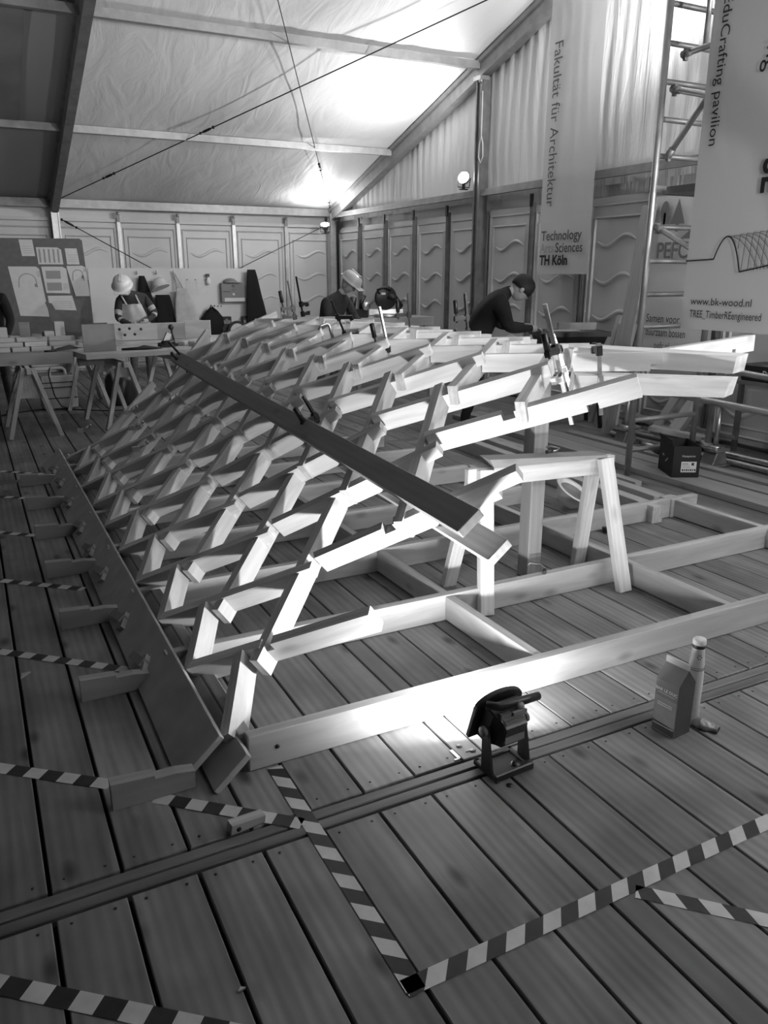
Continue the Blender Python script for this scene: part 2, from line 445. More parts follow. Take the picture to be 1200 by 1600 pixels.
# tent frame at x = 1.47 and the gable frame
def rafter(x0, w, mat):
    b = MB(); y0, y1 = 14.42, 7.0
    b.bar((x0, y0, roofz(y0)-.11), (x0, y1, roofz(y1)-.11), w, .2)
    b.bar((x0-w*.62, y0, roofz(y0)-.03), (x0-w*.62, y1, roofz(y1)-.03), .03, .05)
    b.bar((x0+w*.62, y0, roofz(y0)-.03), (x0+w*.62, y1, roofz(y1)-.03), .03, .05)
    b.bar((x0, 7.0, roofz(7)-.11), (x0, -.6, roofz(7)-.11-7.6*SL), w, .2)
    return b.build('rafter', mat, ceiling)
rafter(1.47, .11, M_ALU_D); rafter(6.32, .13, M_ALU_M)
b = MB(); b.box((1.47, 14.40, 1.33), (.11, .16, 2.66)); b.box((1.42, 14.31, 1.33), (.02, .03, 2.66)); b.box((1.52, 14.31, 1.33), (.02, .03, 2.66)); b.build('tent_leg', M_ALU, wall_back)
b = MB(); b.box((6.30, 14.36, 1.33), (.13, .15, 2.66)); b.box((6.24, 14.27, 1.33), (.02, .03, 2.66)); b.box((6.35, 14.27, 1.33), (.02, .03, 2.66)); b.build('tent_leg', M_ALU, wall_right)
b = MB(); b.tube([(6.36, 14.22, 0), (6.36, 14.22, 2.44), (6.34, 14.2, 2.52)], .022, 8); b.build('rain_pipe', M_BLACK, wall_right)
b = MB()
zt = roofz(9.5)-.2
b.box((6.33, 9.45, zt/2), (.12, .12, zt)); b.box((6.26, 9.40, zt/2), (.03, .02, zt)); b.box((6.26, 9.50, zt/2), (.03, .02, zt))
o = b.build('gable_post', M_ALU_D, wall_right)
b = MB(); b.box((6.28, 9.45, zt-.02), (.14, .16, .05)); b.lathe([(.03, 0), (.03, .05), (0, .05)], (6.24, 9.40, zt-.08), 10); b.build('post_head', M_ALU, o)
b = MB(); b.box((6.33, 4.45, 2.0), (.12, .12, 4.0)); b.build('gable_post', M_ALU_D, wall_right)
for (y0, y1) in ((14.28, 9.52), (9.38, 4.52)):
    b = MB(); b.box((6.33, (y0+y1)/2, 2.64), (.09, y0-y1, .05)); b.box((6.30, (y0+y1)/2, 2.60), (.06, y0-y1, .04)); b.build('gable_rail', M_ALU_M, wall_right)
# eave beam, purlins
for (x0, x1, m) in ((-2.6, 1.42, M_ALU_D), (1.52, 6.25, M_ALU_M)):
    b = MB(); b.box(((x0+x1)/2, 14.38, 2.67), (x1-x0, .1, .13)); b.box(((x0+x1)/2, 14.32, 2.62), (x1-x0, .02, .02)); b.build('eave_beam', m, ceiling)
    for yy in (11.9, 9.48, 7.1):
        b = MB(); z = roofz(yy)-.07; b.box(((x0+x1)/2, yy, z), (x1-x0, .07, .09)); b.box(((x0+x1)/2, yy+.05, z-.03), (x1-x0, .03, .02))
        b.build('purlin', m, ceiling)
# roof skins with hanging folds
def roof_fn(x0, x1, side=0):
    def fn(u, v):
        x = x0+(x1-x0)*u; y = 14.45-7.45*v if side == 0 else 7.0-7.6*v
        z = roofz(y) if side == 0 else roofz(7.0)-(7.0-y)*SL
        sag = .05*math.sin(PI*u)*abs(math.sin(PI*v*3))
        w = .012*mnoise.noise((x*2.3+y*.9, y*1.0, 3.1))+.010*mnoise.noise((x*7+y*2.5, y*1.6, 1.7))*max(0, 1-abs(((14.45-y)/2.45) % 1-.0)*1.6)
        return (x, y, z+.02-sag+w)
    return fn
b = MB(); b.grid(roof_fn(1.47, 6.46), 70, 90); b.build('roof_skin', M_ROOF, ceiling)
b = MB(); b.grid(roof_fn(1.47, 6.46, 1), 20, 20); b.build('roof_skin', M_ROOF, ceiling)
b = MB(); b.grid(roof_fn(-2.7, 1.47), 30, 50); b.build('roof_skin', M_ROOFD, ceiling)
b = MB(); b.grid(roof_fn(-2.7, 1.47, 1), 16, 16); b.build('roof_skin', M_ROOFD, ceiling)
# darker grey sheet in the left bay, hung just under the roof skin
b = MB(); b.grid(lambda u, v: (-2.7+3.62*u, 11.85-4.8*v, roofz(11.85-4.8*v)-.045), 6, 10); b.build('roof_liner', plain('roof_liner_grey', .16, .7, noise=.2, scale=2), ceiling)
# gable sheet above the rail
def gab(y0, y1, zlo):
    def fn(u, v):
        y = y0+(y1-y0)*u; zt = roofz(y)-.12 if y > 7 else roofz(7)-(7-y)*SL-.12
        z = zlo+(zt-zlo)*v
        f = .016*math.sin(y*34+2.0*mnoise.noise((y*1.7, z*.8, 0)))*(.45+.55*mnoise.noise((y*2, z*.6, 5)))+.02*mnoise.noise((y*3, z*1.1, 9))
        return (6.405+f*min(1, (v+.05)*3), y, z)
    return fn
b = MB(); b.grid(gab(14.4, 9.45, 2.52), 220, 14); b.build('gable_sheet', M_GABLE, wall_right)
b = MB(); b.grid(gab(9.45, -.6, 2.52), 300, 14); b.build('gable_sheet', M_GABLE, wall_right)
b = MB(); b.box((6.5, 6.9, 1.5), (.02, 15.3, 3.2)); b.build('wall_sheet', M_GABLE, wall_right)
# far side of the tent behind the camera and the end of the hall to the left (never seen, they close the room)
b = MB(); b.box((1.9, -.75, 1.3), (9.4, .03, 2.7)); struct(b.build('wall_front', plain('front_sheet', .5, .6)))
b = MB(); b.box((-2.75, 6.9, 2.4), (.03, 15.4, 4.8)); struct(b.build('wall_left', plain('left_sheet', .12, .7)))
# steel bracing cables with turnbuckles
def cable(label, p0, p1, r, bucks, sag=0.0):
    t = thing('bracing_cable', label, 'cable', p0)
    p0, p1 = V(p0), V(p1); n = 12
    pts = [p0.lerp(p1, k/n)+V((0, 0, -sag*4*(k/n)*(1-k/n))) for k in range(n+1)]
    b = MB(); b.tube(pts, r, 6); b.build('wire', M_CABLE, t, world=True)
    for u in bucks:
        c = p0.lerp(p1, u)+V((0, 0, -sag*4*u*(1-u))); d = (p1-p0).normalized()
        b = MB(); b.tube([c-d*.09, c-d*.05, c+d*.05, c+d*.09], [.008, .018, .018, .008], 8); b.ball(c+d*.12, .022, 8, 6); b.ball(c-d*.12, .02, 8, 6)
        b.build('turnbuckle', M_DARKM, t, world=True)
cable('black steel bracing cable running diagonally under the roof from the left frame', (1.54, 14.2, 2.72), (5.9, 7.4, 4.62), .008, (.145, .39))
cable('thin steel cable falling steeply from the roof into the far corner', (6.16, 14.1, 2.74), (2.55, 7.4, 4.70), .006, (.02, .24))
cable('dark cable sloping down across the back wall from the left tent leg', (1.56, 14.28, 2.42), (4.1, 14.1, 1.0), .008, (.04,))
cable('thin wire rising along the back wall to the far corner', (2.9, 14.12, 1.0), (6.1, 14.2, 2.44), .006, (.02,))

# ------------------------------------------------------------------ ground frame of squared timbers
gf = thing('ground_frame', 'rectangular grid of squared timbers lying flat on the plank floor', 'frame', (.64, 2.22, 0))
FH, FT = .13, .045
ys = [2.222+.7275*k for k in range(7)]
for k, y in enumerate(ys):
    x1 = 4.35 if k < 3 else 3.4
    x0 = .64 if k == 0 else .53
    beam('cross_timber', (x0, y+FT/2, FH/2+.001), (x1, y+FT/2, FH/2+.001), FT, FH, W_FRAME, gf)
    # stub ends that carry on past the base board, cut to a taper
    b = MB(); pts = [(.20, .0), (.46, .0), (.46, .062), (.40, .072), (.335, .072), (.333, .084), (.20, .092)]
    b.prism(pts, FT, (0, y+FT/2, .001), (1, 0, 0), (0, 0, 1)); b.build('stub_end', W_OLD, gf, world=True)
for xx, k0, k1 in ((.62, 0, 6), (1.85, 0, 6), (2.96, 0, 3), (4.12, 0, 2)):
    for k in range(k0, k1):
        y0, y1 = ys[k]+FT+.001, ys[k+1]-.001
        if k >= 3 and xx > 3: continue
        beam('length_timber', (xx+FT/2, y0, FH/2+.001), (xx+FT/2, y1, FH/2+.001), FT, FH-.012, W_FRAME, gf)
b = MB()
for k in (0,):
    b.lathe([(.008, 0), (.008, .002), (0, .002)], (.74, 2.2215, .07), 10, M.Rotation(PI/2, 3, 'X'))
b.build('bolt_hole', M_BLACK, gf, world=True)

# ------------------------------------------------------------------ the diagonal timber lattice
lat = thing('timber_lattice', 'curved diagonal lattice of notched pale timbers rising from the floor board', 'lattice', (.55, 2.25, 0))
LX = [.580, .742, 1.082, 1.346, 1.606, 1.885, 2.205, 2.535, 2.865, 3.19]
LZ = [.128, .272, .475, .690, .908, 1.094, 1.196, 1.238, 1.232, 1.185]
LY0, DY = 2.795, .505
def node(i, j): return V((LX[i], LY0+DY*(j+(.5 if i % 2 else 0)), LZ[i]))
def normal(i):
    a, c = max(0, i-1), min(9, i+1); t = V((LX[c]-LX[a], 0, LZ[c]-LZ[a])).normalized(); return V((-t.z, 0, t.x))
LW, LD, EC, CAP = .043, .088, .040, .060
def lamella(P0, P1, nrm, skew0=0.0, cap=CAP, notch_at=None, bottom_notch=None, end_hook=True, drop=0.0, skew1=0.0):
    """notched stick with its top centre line from P0 to P1; origin at its middle, x along"""
    d = (P1-P0); L = d.length; x = d/L; y = nrm.cross(x).normalized(); z = x.cross(y)
    h = L/2
    # outline in (x, z): top edge at 0, bottom at -LD
    top = [(-h, 0.0)]
    for u in (notch_at or []): top += [(u-.026, 0), (u-.026, -.03), (u+.026, -.03), (u+.026, 0)]
    top += [(h+cap, 0)]
    bot = [(h+cap, -LD)]
    if end_hook: bot = [(h+cap, -LD*.62), (h+cap*.15, -LD*.62), (h+cap*.15, -LD)]
    for u in (bottom_notch or []): bot += [(u+.022, -LD), (u+.022, -LD+.028), (u-.022, -LD+.028), (u-.022, -LD)]
    bot += [(-h, -LD)]
    pts = top+bot
    b = MB(); k = len(pts)
    vs = []
    for s in (-1, 1):
        for (px, pz) in pts:
            q = px
            if px <= -h+1e-6: q = px+s*skew0
            if px >= h+cap-1e-6: q = px+s*skew1
            vs.append((q, s*LW/2, pz-drop))
    fs = [tuple(range(k)), tuple(range(2*k-1, k-1, -1))]+[(i, k+i, k+(i+1) % k, (i+1) % k) for i in range(k)]
    b.verts_faces(vs, fs)
    R = M((x, y, z)).transposed().to_4x4()
    return link_mesh('lattice_stick', b.mesh('lattice_stick', W_LAT), lat, M.Translation((P0+P1)/2) @ R)
def udir(i, d):   # unit direction in the surface at row i for family d
    a, c = max(0, i-1), min(9, i+1); t = V((LX[c]-LX[a], 0, LZ[c]-LZ[a]))/(c-a)
    return (t+V((0, DY/2*(1 if d == 1 else -1), 0))).normalized()
JN = 8
for i in range(1, 9):
    d = 2 if i % 2 else 1
    for j in range(-1 if d == 2 else 0, JN if d == 2 else JN+1):
        if i == 8 and (j > 7 or j == 0): continue
        if d == 1: lo, hi = (i-1, j-1), (i+1, j)
        else:      lo, hi = (i-1, j+1), (i+1, j)
        od = 2 if d == 1 else 1
        P0 = node(*lo)+udir(lo[0], od)*EC; P1 = node(*hi)-udir(hi[0], od)*EC
        if i == 1: P0 = node(*lo)
        Pm = node(i, j); mid = (P0+P1)/2; n = normal(i)
        lift = (Pm-mid).dot(n)
        P0 = P0+n*lift*.62; P1 = P1+n*lift*.62
        ang = udir(lo[0], d).angle(udir(lo[0], od)); sk = (LW/2)/math.tan(ang)*(1 if d == 1 else -1)
        if (i, j) == (7, -1): P0, P1 = V((2.40, 2.82, 1.165)), V((3.06, 2.49, 1.14))
        x = (P1-P0).normalized(); P0 = P0+x*(LW/2/math.sin(ang) if d == 2 else -(LW/2/math.sin(ang)+.014))
        notch = []; bn = []
        if j == -1 and d == 2:
            notch = [-.035] if i > 1 else [.0]
            if i == 5: bn = [(P1-P0).length/2-.11]
            if i == 7: notch = []
        cap = CAP
        if (i, j) == (5, -1): cap = .075
        if (i, j) == (7, -1): cap = .02
        if (i, j) == (1, -1): cap = .07
        if i == 3: cap = .095
        if (i, j) == (3, -1): cap = .12
        if (i, j) == (7, -1): n = V((-.28, -.24, 1)).normalized()
        lamella(P0, P1, n, sk, cap, notch, bn, end_hook=not (j == -1 and d == 2 and i in (1, 5, 7)), skew1=.028 if (i, j) == (7, -1) else 0)
# half sticks from the base board up to the first row, both ways
for j in range(-1, JN):
    P0, P1 = node(0, j), node(1, j); n = normal(0); x = (P1-P0).normalized()
    lamella(P0-x*.01, P1-udir(1, 2)*EC, n, 0, .02, None, None, False)
# long loose ends of the unfinished far side
P0 = node(7, 0)+V((.03, -.02, .03)); P1 = V((3.165, 2.52, 1.238)); lamella(P0, P1, V((-.28, -.24, 1)).normalized(), 0, 0, None, None, False, 0.0, .028)
P0 = node(8, 0)+V((.06, .0, .02)); P1 = V((3.92, 3.08, 1.268)); lamella(P0, P1, V((-.05, 0, 1)), 0, 0, None, [.26], False)
# base boards: two planks sandwiching the stick ends, tilted with the surface
tb = V((.736, 0, .677)); nb = V((-.677, 0, .736))
def base_board(c, y0, y1, w, th):
    W = M((V((0, 1, 0)), tb, V((0, 1, 0)).cross(tb))).transposed().to_4x4()
    b = MB(); b.box((0, 0, 0), (y1-y0, w, th)); bmesh.ops.bevel(b.bm, geom=list(b.bm.edges), offset=.002, segments=1, affect='EDGES')
    return link_mesh('base_board', b.mesh('base_board', W_PLATE), lat, M.Translation((c[0], (y0+y1)/2, c[1])) @ W)
base_board((.491, .069), 2.26, 7.25, .198, .024)
base_board((.566, .054), 2.16, 7.15, .156, .024)
# peg ends poking through the upper base board
for k, (py, ps) in enumerate(((3.08, -.035), (3.56, -.035), (4.22, -.03), (4.62, -.03), (5.09, -.025), (5.72, -.02), (6.3, -.015), (6.75, -.02))):
    c = V((.491, py, .069))+tb*ps+nb*.012
    u1 = (tb*.55+V((0, .83, 0))).normalized(); u2 = (tb*.2+V((0, -.97, 0))).normalized()
    b = MB(); L = .13 if k != 2 else .19
    b.bar(c-u2*L*.55+nb*.016, c+u2*L*.5+nb*.016, .036, .036, nb)
    b.bar(c+u2*L*.38-u1*.06+nb*.010, c+u2*L*.38+u1*.035+nb*.010, .034, .028, nb)
    b.build('peg_end', W_OLD, lat, world=True)

# ------------------------------------------------------------------ the two long straight timbers clamping the lattice
tn = V((-.65, 0, .76))
t = thing('straightening_beam', 'long dark flat timber laid across the top of the lattice', 'beam', (1.42, 2.08, .7))
U0, U1 = V((1.405, 2.09, .80)), V((1.535, 6.85, .918))
beam('timber', U0, U1, .105, .038, W_BEAM, t, tn)
t = thing('support_beam', 'pale timber under the lattice parallel to the dark straightening beam', 'beam', (1.5, 2.08, .6))
beam('timber', (1.515, 2.07, .685), (1.64, 6.6, .80), .10, .038, W_FRAME, t, tn)
# post
t = thing('prop_post', 'square timber post standing on the floor behind the sawhorse, holding up the lattice', 'post', (2.575, 3.25, 0))
beam('timber', (2.575, 3.25, 0), (2.575, 3.25, 1.10), .09, .09, W_OLD, t, (0, 1, 0))

# ------------------------------------------------------------------ sawhorses
def sawhorse(name, label, loc, rz, L, H, spread, mat, group=None, beam_h=.075, splay=.06, gusset=False, legw=.075):
    t = thing(name, label, 'sawhorse', loc, rz, group); T = ROOT[t.name]
    w = lambda x, y, z: T @ V((x, y, z))
    up = T.to_3x3() @ V((0, 0, 1))
    beam('top_rail', w(-L/2-.03, 0, H-beam_h/2), w(L/2+.03, 0, H-beam_h/2), .042, beam_h, mat, t)
    for sx in (-1, 1):
        xx = sx*(L/2-.05)
        for sy in (-1, 1):
            p0 = w(xx+sx*splay, sy*spread/2, 0); p1 = w(xx, sy*.042, H-.004)
            beam('leg', p0, p1, legw, .042, mat, t, T.to_3x3() @ V((0, 1, 0)))
        if gusset:
            b = MB(); zl, wl = (.56, .30) if gusset is True else (.76, .16); b.prism([(-spread*wl, H*zl), (spread*wl, H*zl), (spread*.1, H*.9), (-spread*.1, H*.9)], .014, (xx-sx*.04, 0, 0), (0, 1, 0), (0, 0, 1)); b.build('gusset', mat, t)
        b = MB(); b.lathe([(.008, 0), (.008, .004), (0, .004)], (xx+sx*.0, -.066, H-.05), 8, M.Rotation(PI/2, 3, 'X')); b.build('bolt_head', M_DARKM, t)
    return t
sawhorse('sawhorse', 'pale wooden sawhorse between the lattice front and the square post', (2.49, 3.08, 0), -.10, .80, .69, .42, W_LAT, None, .095)
t = thing('offcut_board', 'thin board lying on top of the pale sawhorse', 'board', (2.5, 3.09, .69))
b = MB(); T = M.Translation((2.52, 3.085, .6905)) @ M.Rotation(-.10, 4, 'Z')
link_mesh('timber', (lambda q: (q.prism([(-.33, 0), (.33, 0), (.33, .012), (-.36, .045)], .11), q.mesh('board', W_BEAM))[1])(MB()), t, T)
# two sash keys at the foot and head of the post
def clamp_key(label, p, ang):
    t = thing('hook_key', label, 'tool', p, ang)
    b = MB(); b.tube([(0, 0, .006), (.05, .0, .006), (.095, .02, .006), (.10, .075, .006), (.07, .085, .006)], .0045, 6); b.build('rod', M_STEEL, t)
    b = MB(); b.tube([(-.03, 0, .008), (.012, 0, .008)], .010, 8); b.build('grip', M_BLACK, t)
clamp_key('bent steel key with black grip lying on the board on the sawhorse', (2.52, 3.06, .735), .2)
clamp_key('bent steel key with black grip hanging on the floor timber by the post foot', (2.46, 2.975, .132), .9)

# ------------------------------------------------------------------ work lamp on the floor
t = thing('work_lamp', 'black portable floodlight standing on the floor, shining at the timber frame', 'lamp', (1.412, 1.862, 0), .06)
b = MB()
b.box((0, -.055, .014), (.165, .024, .028)); b.box((0, .05, .011), (.16, .018, .022)); b.box((-.07, 0, .011), (.02, .12, .022)); b.box((.07, 0, .011), (.02, .12, .022)); b.box((0, -.005, .008), (.13, .1, .012))
b.build('base', M_BLACK, t, bevel=.004)
for sx in (-1, 1):
    b = MB(); b.prism([(-.045, .012), (.012, .012), (.014, .15), (.010, .178), (-.012, .178), (-.018, .15)], .009, (sx*.078, 0, 0), (0, 1, 0), (0, 0, 1))
    o = b.build('yoke_arm', M_BLACK, t)
    b = MB(); b.lathe([(.018, 0), (.018, .012), (.008, .016), (0, .016)], (sx*.083, 0, .163), 10, M.Rotation(sx*PI/2, 3, 'Y')); b.build('pivot_knob', M_GREYP, o)
b = MB(); b.lathe([(.017, 0), (.019, .006), (.017, .02), (0, .022)], (.02, -.04, .014), 10, M.Rotation(.5, 3, 'X')); b.build('base_knob', M_BLACK, t)
TL = M.Rotation(.30, 4, 'X')
hd = M.Translation((0, 0, .163)) @ TL
b = MB()   # housing: wide at the lens, stepped and narrow at the back
pr = [(-.072, .055, .045), (-.06, .05, -.005), (-.05, .042, -.052)]
rings = []
for (hw, hz, yy) in ((.068, .070, .045), (.064, .066, .0), (.05, .052, -.03), (.046, .04, -.056)):
    rings.append([hd @ V((-hw, yy, -hz)), hd @ V((hw, yy, -hz)), hd @ V((hw, yy, hz)), hd @ V((-hw, yy, hz))])
vs = [v for r in rings for v in r]; fs = [(0, 1, 2, 3), (15, 14, 13, 12)]
for i in range(3):
    for k in range(4): fs.append((4*i+k, 4*i+(k+1) % 4, 4*i+4+(k+1) % 4, 4*i+4+k))
b.verts_faces(vs, fs); hs = b.build('housing', M_BLACK, t, bevel=.004)
b = MB()
for k in range(4): b.bar(hd @ V((-.04, -.033-.006*k, .02+.0*k)), hd @ V((.04, -.033-.006*k, .02)), .002, .08)
b.box((0, 0, 0), (.0, .0, .0)) if False else None
b.build('cooling_fin', M_GREYP, hs)
b = MB()   # curved bezel plate with hood lip
out = []
for k in range(15):
    a = PI*(k/14); out.append((.098*math.cos(a), .052+.055*math.sin(a)))
out = [(.098, -.078)]+out+[(-.098, -.078)]
b.prism(out, .018, hd @ V((0, .056, 0)), (1, 0, 0), hd.to_3x3() @ V((0, 0, 1)))
b.build('bezel', M_BLACK, t, bevel=.003)
b = MB(); b.box((0, 0, 0), (.12, .003, .115), None); b.bm.transform(hd @ M.Translation((0, .0675, -.005))); b.build('lens', M_LENS, t)
b = MB()
b.tube([hd @ V((-.08, .03, .09)), hd @ V((-.05, .0, .098)), hd @ V((.05, -.005, .098)), hd @ V((.118, .0, .088))], [.014, .015, .015, .014], 8)
b.build('handle', M_BLACK, t)
b = MB(); b.lathe([(.013, 0), (.013, .006), (0, .007)], hd @ V((.012, -.028, .108)), 12, M.Rotation(1.1, 3, 'X')); b.build('switch', M_GREYP, t)
b = MB(); b.box((-.028, -.035, .222), (.04, .012, .018)); b.box((.03, -.037, .218), (.055, .01, .012)); b.build('label_plate', M_GREYP, t)

# ------------------------------------------------------------------ drinks carton, bottle, wrapper, offcut
t = thing('drinks_carton', 'grey gable-top water carton standing on the floor beside a white bottle', 'carton', (2.09, 1.765, 0), -1.47)
w, d, h = .048, .045, .205
b = MB(); ins = 0
vs = [(-w, -d, 0), (w, -d, 0), (w, d, 0), (-w, d, 0), (-w, -d, h), (w, -d, h), (w, d, h), (-w, d, h), (-w, 0, h+.055), (w, 0, h+.055)]
fs = [(3, 2, 1, 0), (0, 1, 5, 4), (2, 3, 7, 6), (4, 5, 9, 8), (6, 7, 8, 9)]
b.verts_faces(vs, fs)
b.mi = 1; b.verts_faces(vs, [(1, 2, 6, 5), (3, 0, 4, 7), (5, 6, 9), (7, 4, 8)])
b.build('body', [M_CARTON, M_CARTOND], t)
b = MB(); b.box((0, 0, h+.066), (2*w, .006, .024)); b.build('top_fin', M_CARTONL, t)
b = MB(); b.box((0, -d-.0006, .09), (2*w-.004, .001, .1)); b.build('pale_print', plain('carton_mid', .33, .45, noise=.15, scale=12), t)
b = MB()
b.prism([(-w+.002, .004), (w-.002, .004), (w-.002, .03), (.01, .037), (-w+.002, .042)], .0016, (0, -d-.0005, 0), (1, 0, 0), (0, 0, 1)); b.build('wave_print', M_CARTOND, t)
T = ROOT[t.name]; r3 = T.to_3x3()
text('BAR LE DUC', .0165, T @ V((0, -d-.002, .165)), r3 @ V((1, 0, 0)), (0, 0, 1), M_WHITE, t, align='CENTER', weight=.0006)
b = MB(); b.box((0, -d-.0012, .157), (.07, .001, .0016)); b.box((-.002, -d-.0012, .118), (.062, .001, .003)); b.box((-.002, -d-.0012, .11), (.062, .001, .003)); b.box((0, -d-.0012, .03), (.085, .001, .002)); b.build('print_line', M_WHITE, t)
t = thing('bottle', 'slim white bottle with a dark ring under its cap, behind the carton', 'bottle', (2.196, 1.772, 0))
b = MB(); b.lathe([(.027, 0), (.029, .004), (.029, .19), (.028, .215), (.0265, .225), (.0275, .24), (.025, .265), (.022, .30), (.021, .318), (0, .318)], n=20); o = b.build('body', M_BOTTLE, t)
b = MB(); b.lathe([(.0222, .305), (.0232, .308), (.0232, .316), (.0222, .318)], n=20); b.build('neck_ring', M_BLACK, t)
b = MB(); b.lathe([(.0225, .318), (.0235, .32), (.0235, .335), (.021, .34), (0, .341)], n=20); b.build('cap', M_WHITE, t)
b = MB()
for k in range(5):
    z = .222+.008*k; rr = .0285-.0008*k; b.lathe([(rr, z), (rr+.0008, z+.001), (rr, z+.002)], n=20)
b.build('embossed_ring', M_PRINTG, t)
b = MB(); c = V((-.0135, -.0195, .275))
for a in range(6):
    q = 2*PI*a/6; b.bar(c+V((.5, -.35, 0)).normalized()*.009*math.cos(q)+V((0, 0, .011*math.sin(q))), c+V((.5, -.35, 0)).normalized()*.004*math.cos(q)+V((0, 0, .005*math.sin(q))), .003, .002)
b.build('emblem', M_PRINT, t)
t = thing('crumpled_wrapper', 'small crumpled shiny wrapper on the floor beside the white bottle', 'wrapper', (2.21, 1.715, 0), -1.2)
b = MB()
def wf(u, v):
    a = 2*PI*v; r = (.012+.012*math.sin(PI*min(1, u*1.15)))*(1+.35*mnoise.noise((u*9, math.cos(a)*2, math.sin(a)*2)))
    return ((u-.5)*.1, r*math.cos(a)*1.3, max(.0, .012+r*math.sin(a)*.9))
b.grid(wf, 14, 12); b.build('foil', plain('crumpled_foil', .3, .3, .5, noise=.3, scale=60, bump=.6), t)
t = thing('offcut_wedge', 'little wooden wedge lying on the striped tape by the base board', 'offcut', (.545, 1.968, 0), .12)
b = MB(); b.prism([(-.055, 0), (.055, 0), (.058, .022), (-.05, .03)], .036, (0, 0, .003)); b.build('wood', W_FRAME, t)
b = MB(); b.lathe([(.008, 0), (.008, .002), (0, .002)], (-.03, -.0185, .015), 8, M.Rotation(PI/2, 3, 'X')); b.build('screw_hole', M_BLACK, t)
for (x, y, rz, s) in ((.02, 3.28, .8, .06), (.36, 1.42, .2, .02)):
    t = thing('wood_chip', 'pale wood chip lying on the planks left of the blocks' if s > .03 else 'tiny wood chip on the dark planks near the camera', 'chip', (x, y, 0), rz)
    b = MB(); b.prism([(-s/2, 0), (s/2, 0), (s*.1, s*.45)], .006, (0, 0, .004), (1, 0, 0), (0, 1, 0)); b.build('wood', W_FRAME, t)

# ------------------------------------------------------------------ striped floor tape
def tape(label, p0, p1, w=.05, s=.057, skew=.0, first=0):
    t = thing('hazard_tape', label, 'tape', (p0[0], p0[1], 0), 0)
    d = V((p1[0]-p0[0], p1[1]-p0[1], 0)); L = d.length; d.normalize(); n = V((-d.y, d.x, 0))
    b = MB(); k = int(L/s)+2
    z = .0012
    for i in range(-1, k):
        a, c = i*s, (i+1)*s
        def P(q, side): 
            return d*min(max(q+(skew if side > 0 else -skew), 0), L)+n*side*w/2+V((0, 0, z))
        b.mi = (i+first) % 2
        q = [P(a, -1), P(c, -1), P(c, 1), P(a, 1)]
        if (q[0]-q[1]).length+(q[2]-q[3]).length < 1e-4: continue
        b.verts_faces(q, [(0, 1, 2, 3)])
    b.mi = 0
    me = b.mesh('strip', [M_TAPEW, M_TAPEB], clean=False); link_mesh('strip', me, t)
    return t
tape('striped floor tape crossing the near left corner of the planks', (-.42, 1.93), (.42, 1.235), .052, .062, 0, 1)
tape('striped floor tape left of the frontmost block', (-.5, 2.96), (.215, 2.365), .052, .062, 0)
tape('striped floor tape running under the front of the base board to the corner', (.33, 2.23), (.70, 1.90), .05, .058, 0)
tape('striped floor tape going straight from the frame corner towards the camera', (.722, 2.21), (.722, 1.235), .05, .062, .022, 1)
tape('long striped floor tape crossing the near right planks', (.70, 1.252), (2.6, 1.262), .05, .058, .02, 1)
tape('striped floor tape branching off at the near right', (1.40, 1.232), (1.95, .68), .048, .058, -.015, 1)
tape('striped floor tape beside the second block from the front', (-.25, 3.74), (.43, 3.12), .05, .06, 0)
tape('striped floor tape beside the fourth block from the front', (-.25, 4.69), (.36, 4.16), .05, .06, 0, 1)
tape('striped floor tape beside the fifth block from the front', (-.2, 5.6), (.2, 5.24), .05, .06, 0)
tape('striped floor tape beside the sixth block from the front', (-.2, 6.55), (.2, 6.22), .05, .06, 0)
tape('striped floor tape beyond the last block', (-.2, 7.45), (.4, 6.95), .05, .06, 0)

# ------------------------------------------------------------------ right hand side: boards, tubes, box, clutter
t = thing('cardboard_box', 'open black cardboard box with a white label, on the planks by the right wall', 'box', (4.96, 4.42, .052), -.48)
b = MB()
for (c, d) in (((0, -.16, .125), (.21, .006, .25)), ((0, .16, .125), (.21, .006, .25)), ((-.105, 0, .125), (.006, .32, .25)), ((.105, 0, .125), (.006, .32, .25)), ((0, 0, .003), (.21, .32, .006))): b.box(c, d)
b.build('box_wall', M_BOXC, t)
for (p0, p1, w_) in (((.108, 0, .25), (.15, 0, .20), .3), ((-.108, 0, .25), (-.128, 0, .30), .3)):
    b = MB(); b.bar(p0, p1, w_, .004, (0, 0, 1)); b.build('flap', M_BOXC, t)
b = MB(); b.box((.02, -.1640, .085), (.12, .001, .085)); lb = b.build('label', M_PAPER, t)
b = MB()
for k in range(7): b.box((-.025+.016*k, -.1648, .06), (.008 if k % 2 else .011, .001, .018))
b.box((-.01, -.1648, .112), (.045, .001, .004)); b.box((-.005, -.1648, .10), (.055, .001, .003)); b.box((.05, -.1648, .108), (.02, .001, .022)); b.box((.0, -.1648, .084), (.06, .001, .003)); b.build('label_print', M_PRINT, lb)
T = ROOT[t.name]
text('Husqvarna', .024, T @ V((.012, -.1650, .165)), T.to_3x3() @ V((1, 0, 0)), (0, 0, 1), M_PAPER, t, align='CENTER')
b = MB(); b.bar((-.1088, -.05, .13), (-.1088, -.01, .10), .002, .012, (1, 0, 0)); b.build('side_mark', M_PAPER, t)
t = thing('screw_bag', 'crinkled clear bag lying inside the black cardboard box', 'bag', (4.96, 4.40, .06))
b = MB(); b.grid(lambda u, v: ((u-.5)*.17, (v-.5)*.24, .14+.05*math.sin(PI*u)*math.sin(PI*v)+.03*mnoise.noise((u*7, v*7, 0))), 14, 14); b.build('film', plain('bag_film', .45, .2, noise=.4, scale=40, bump=.6), t)

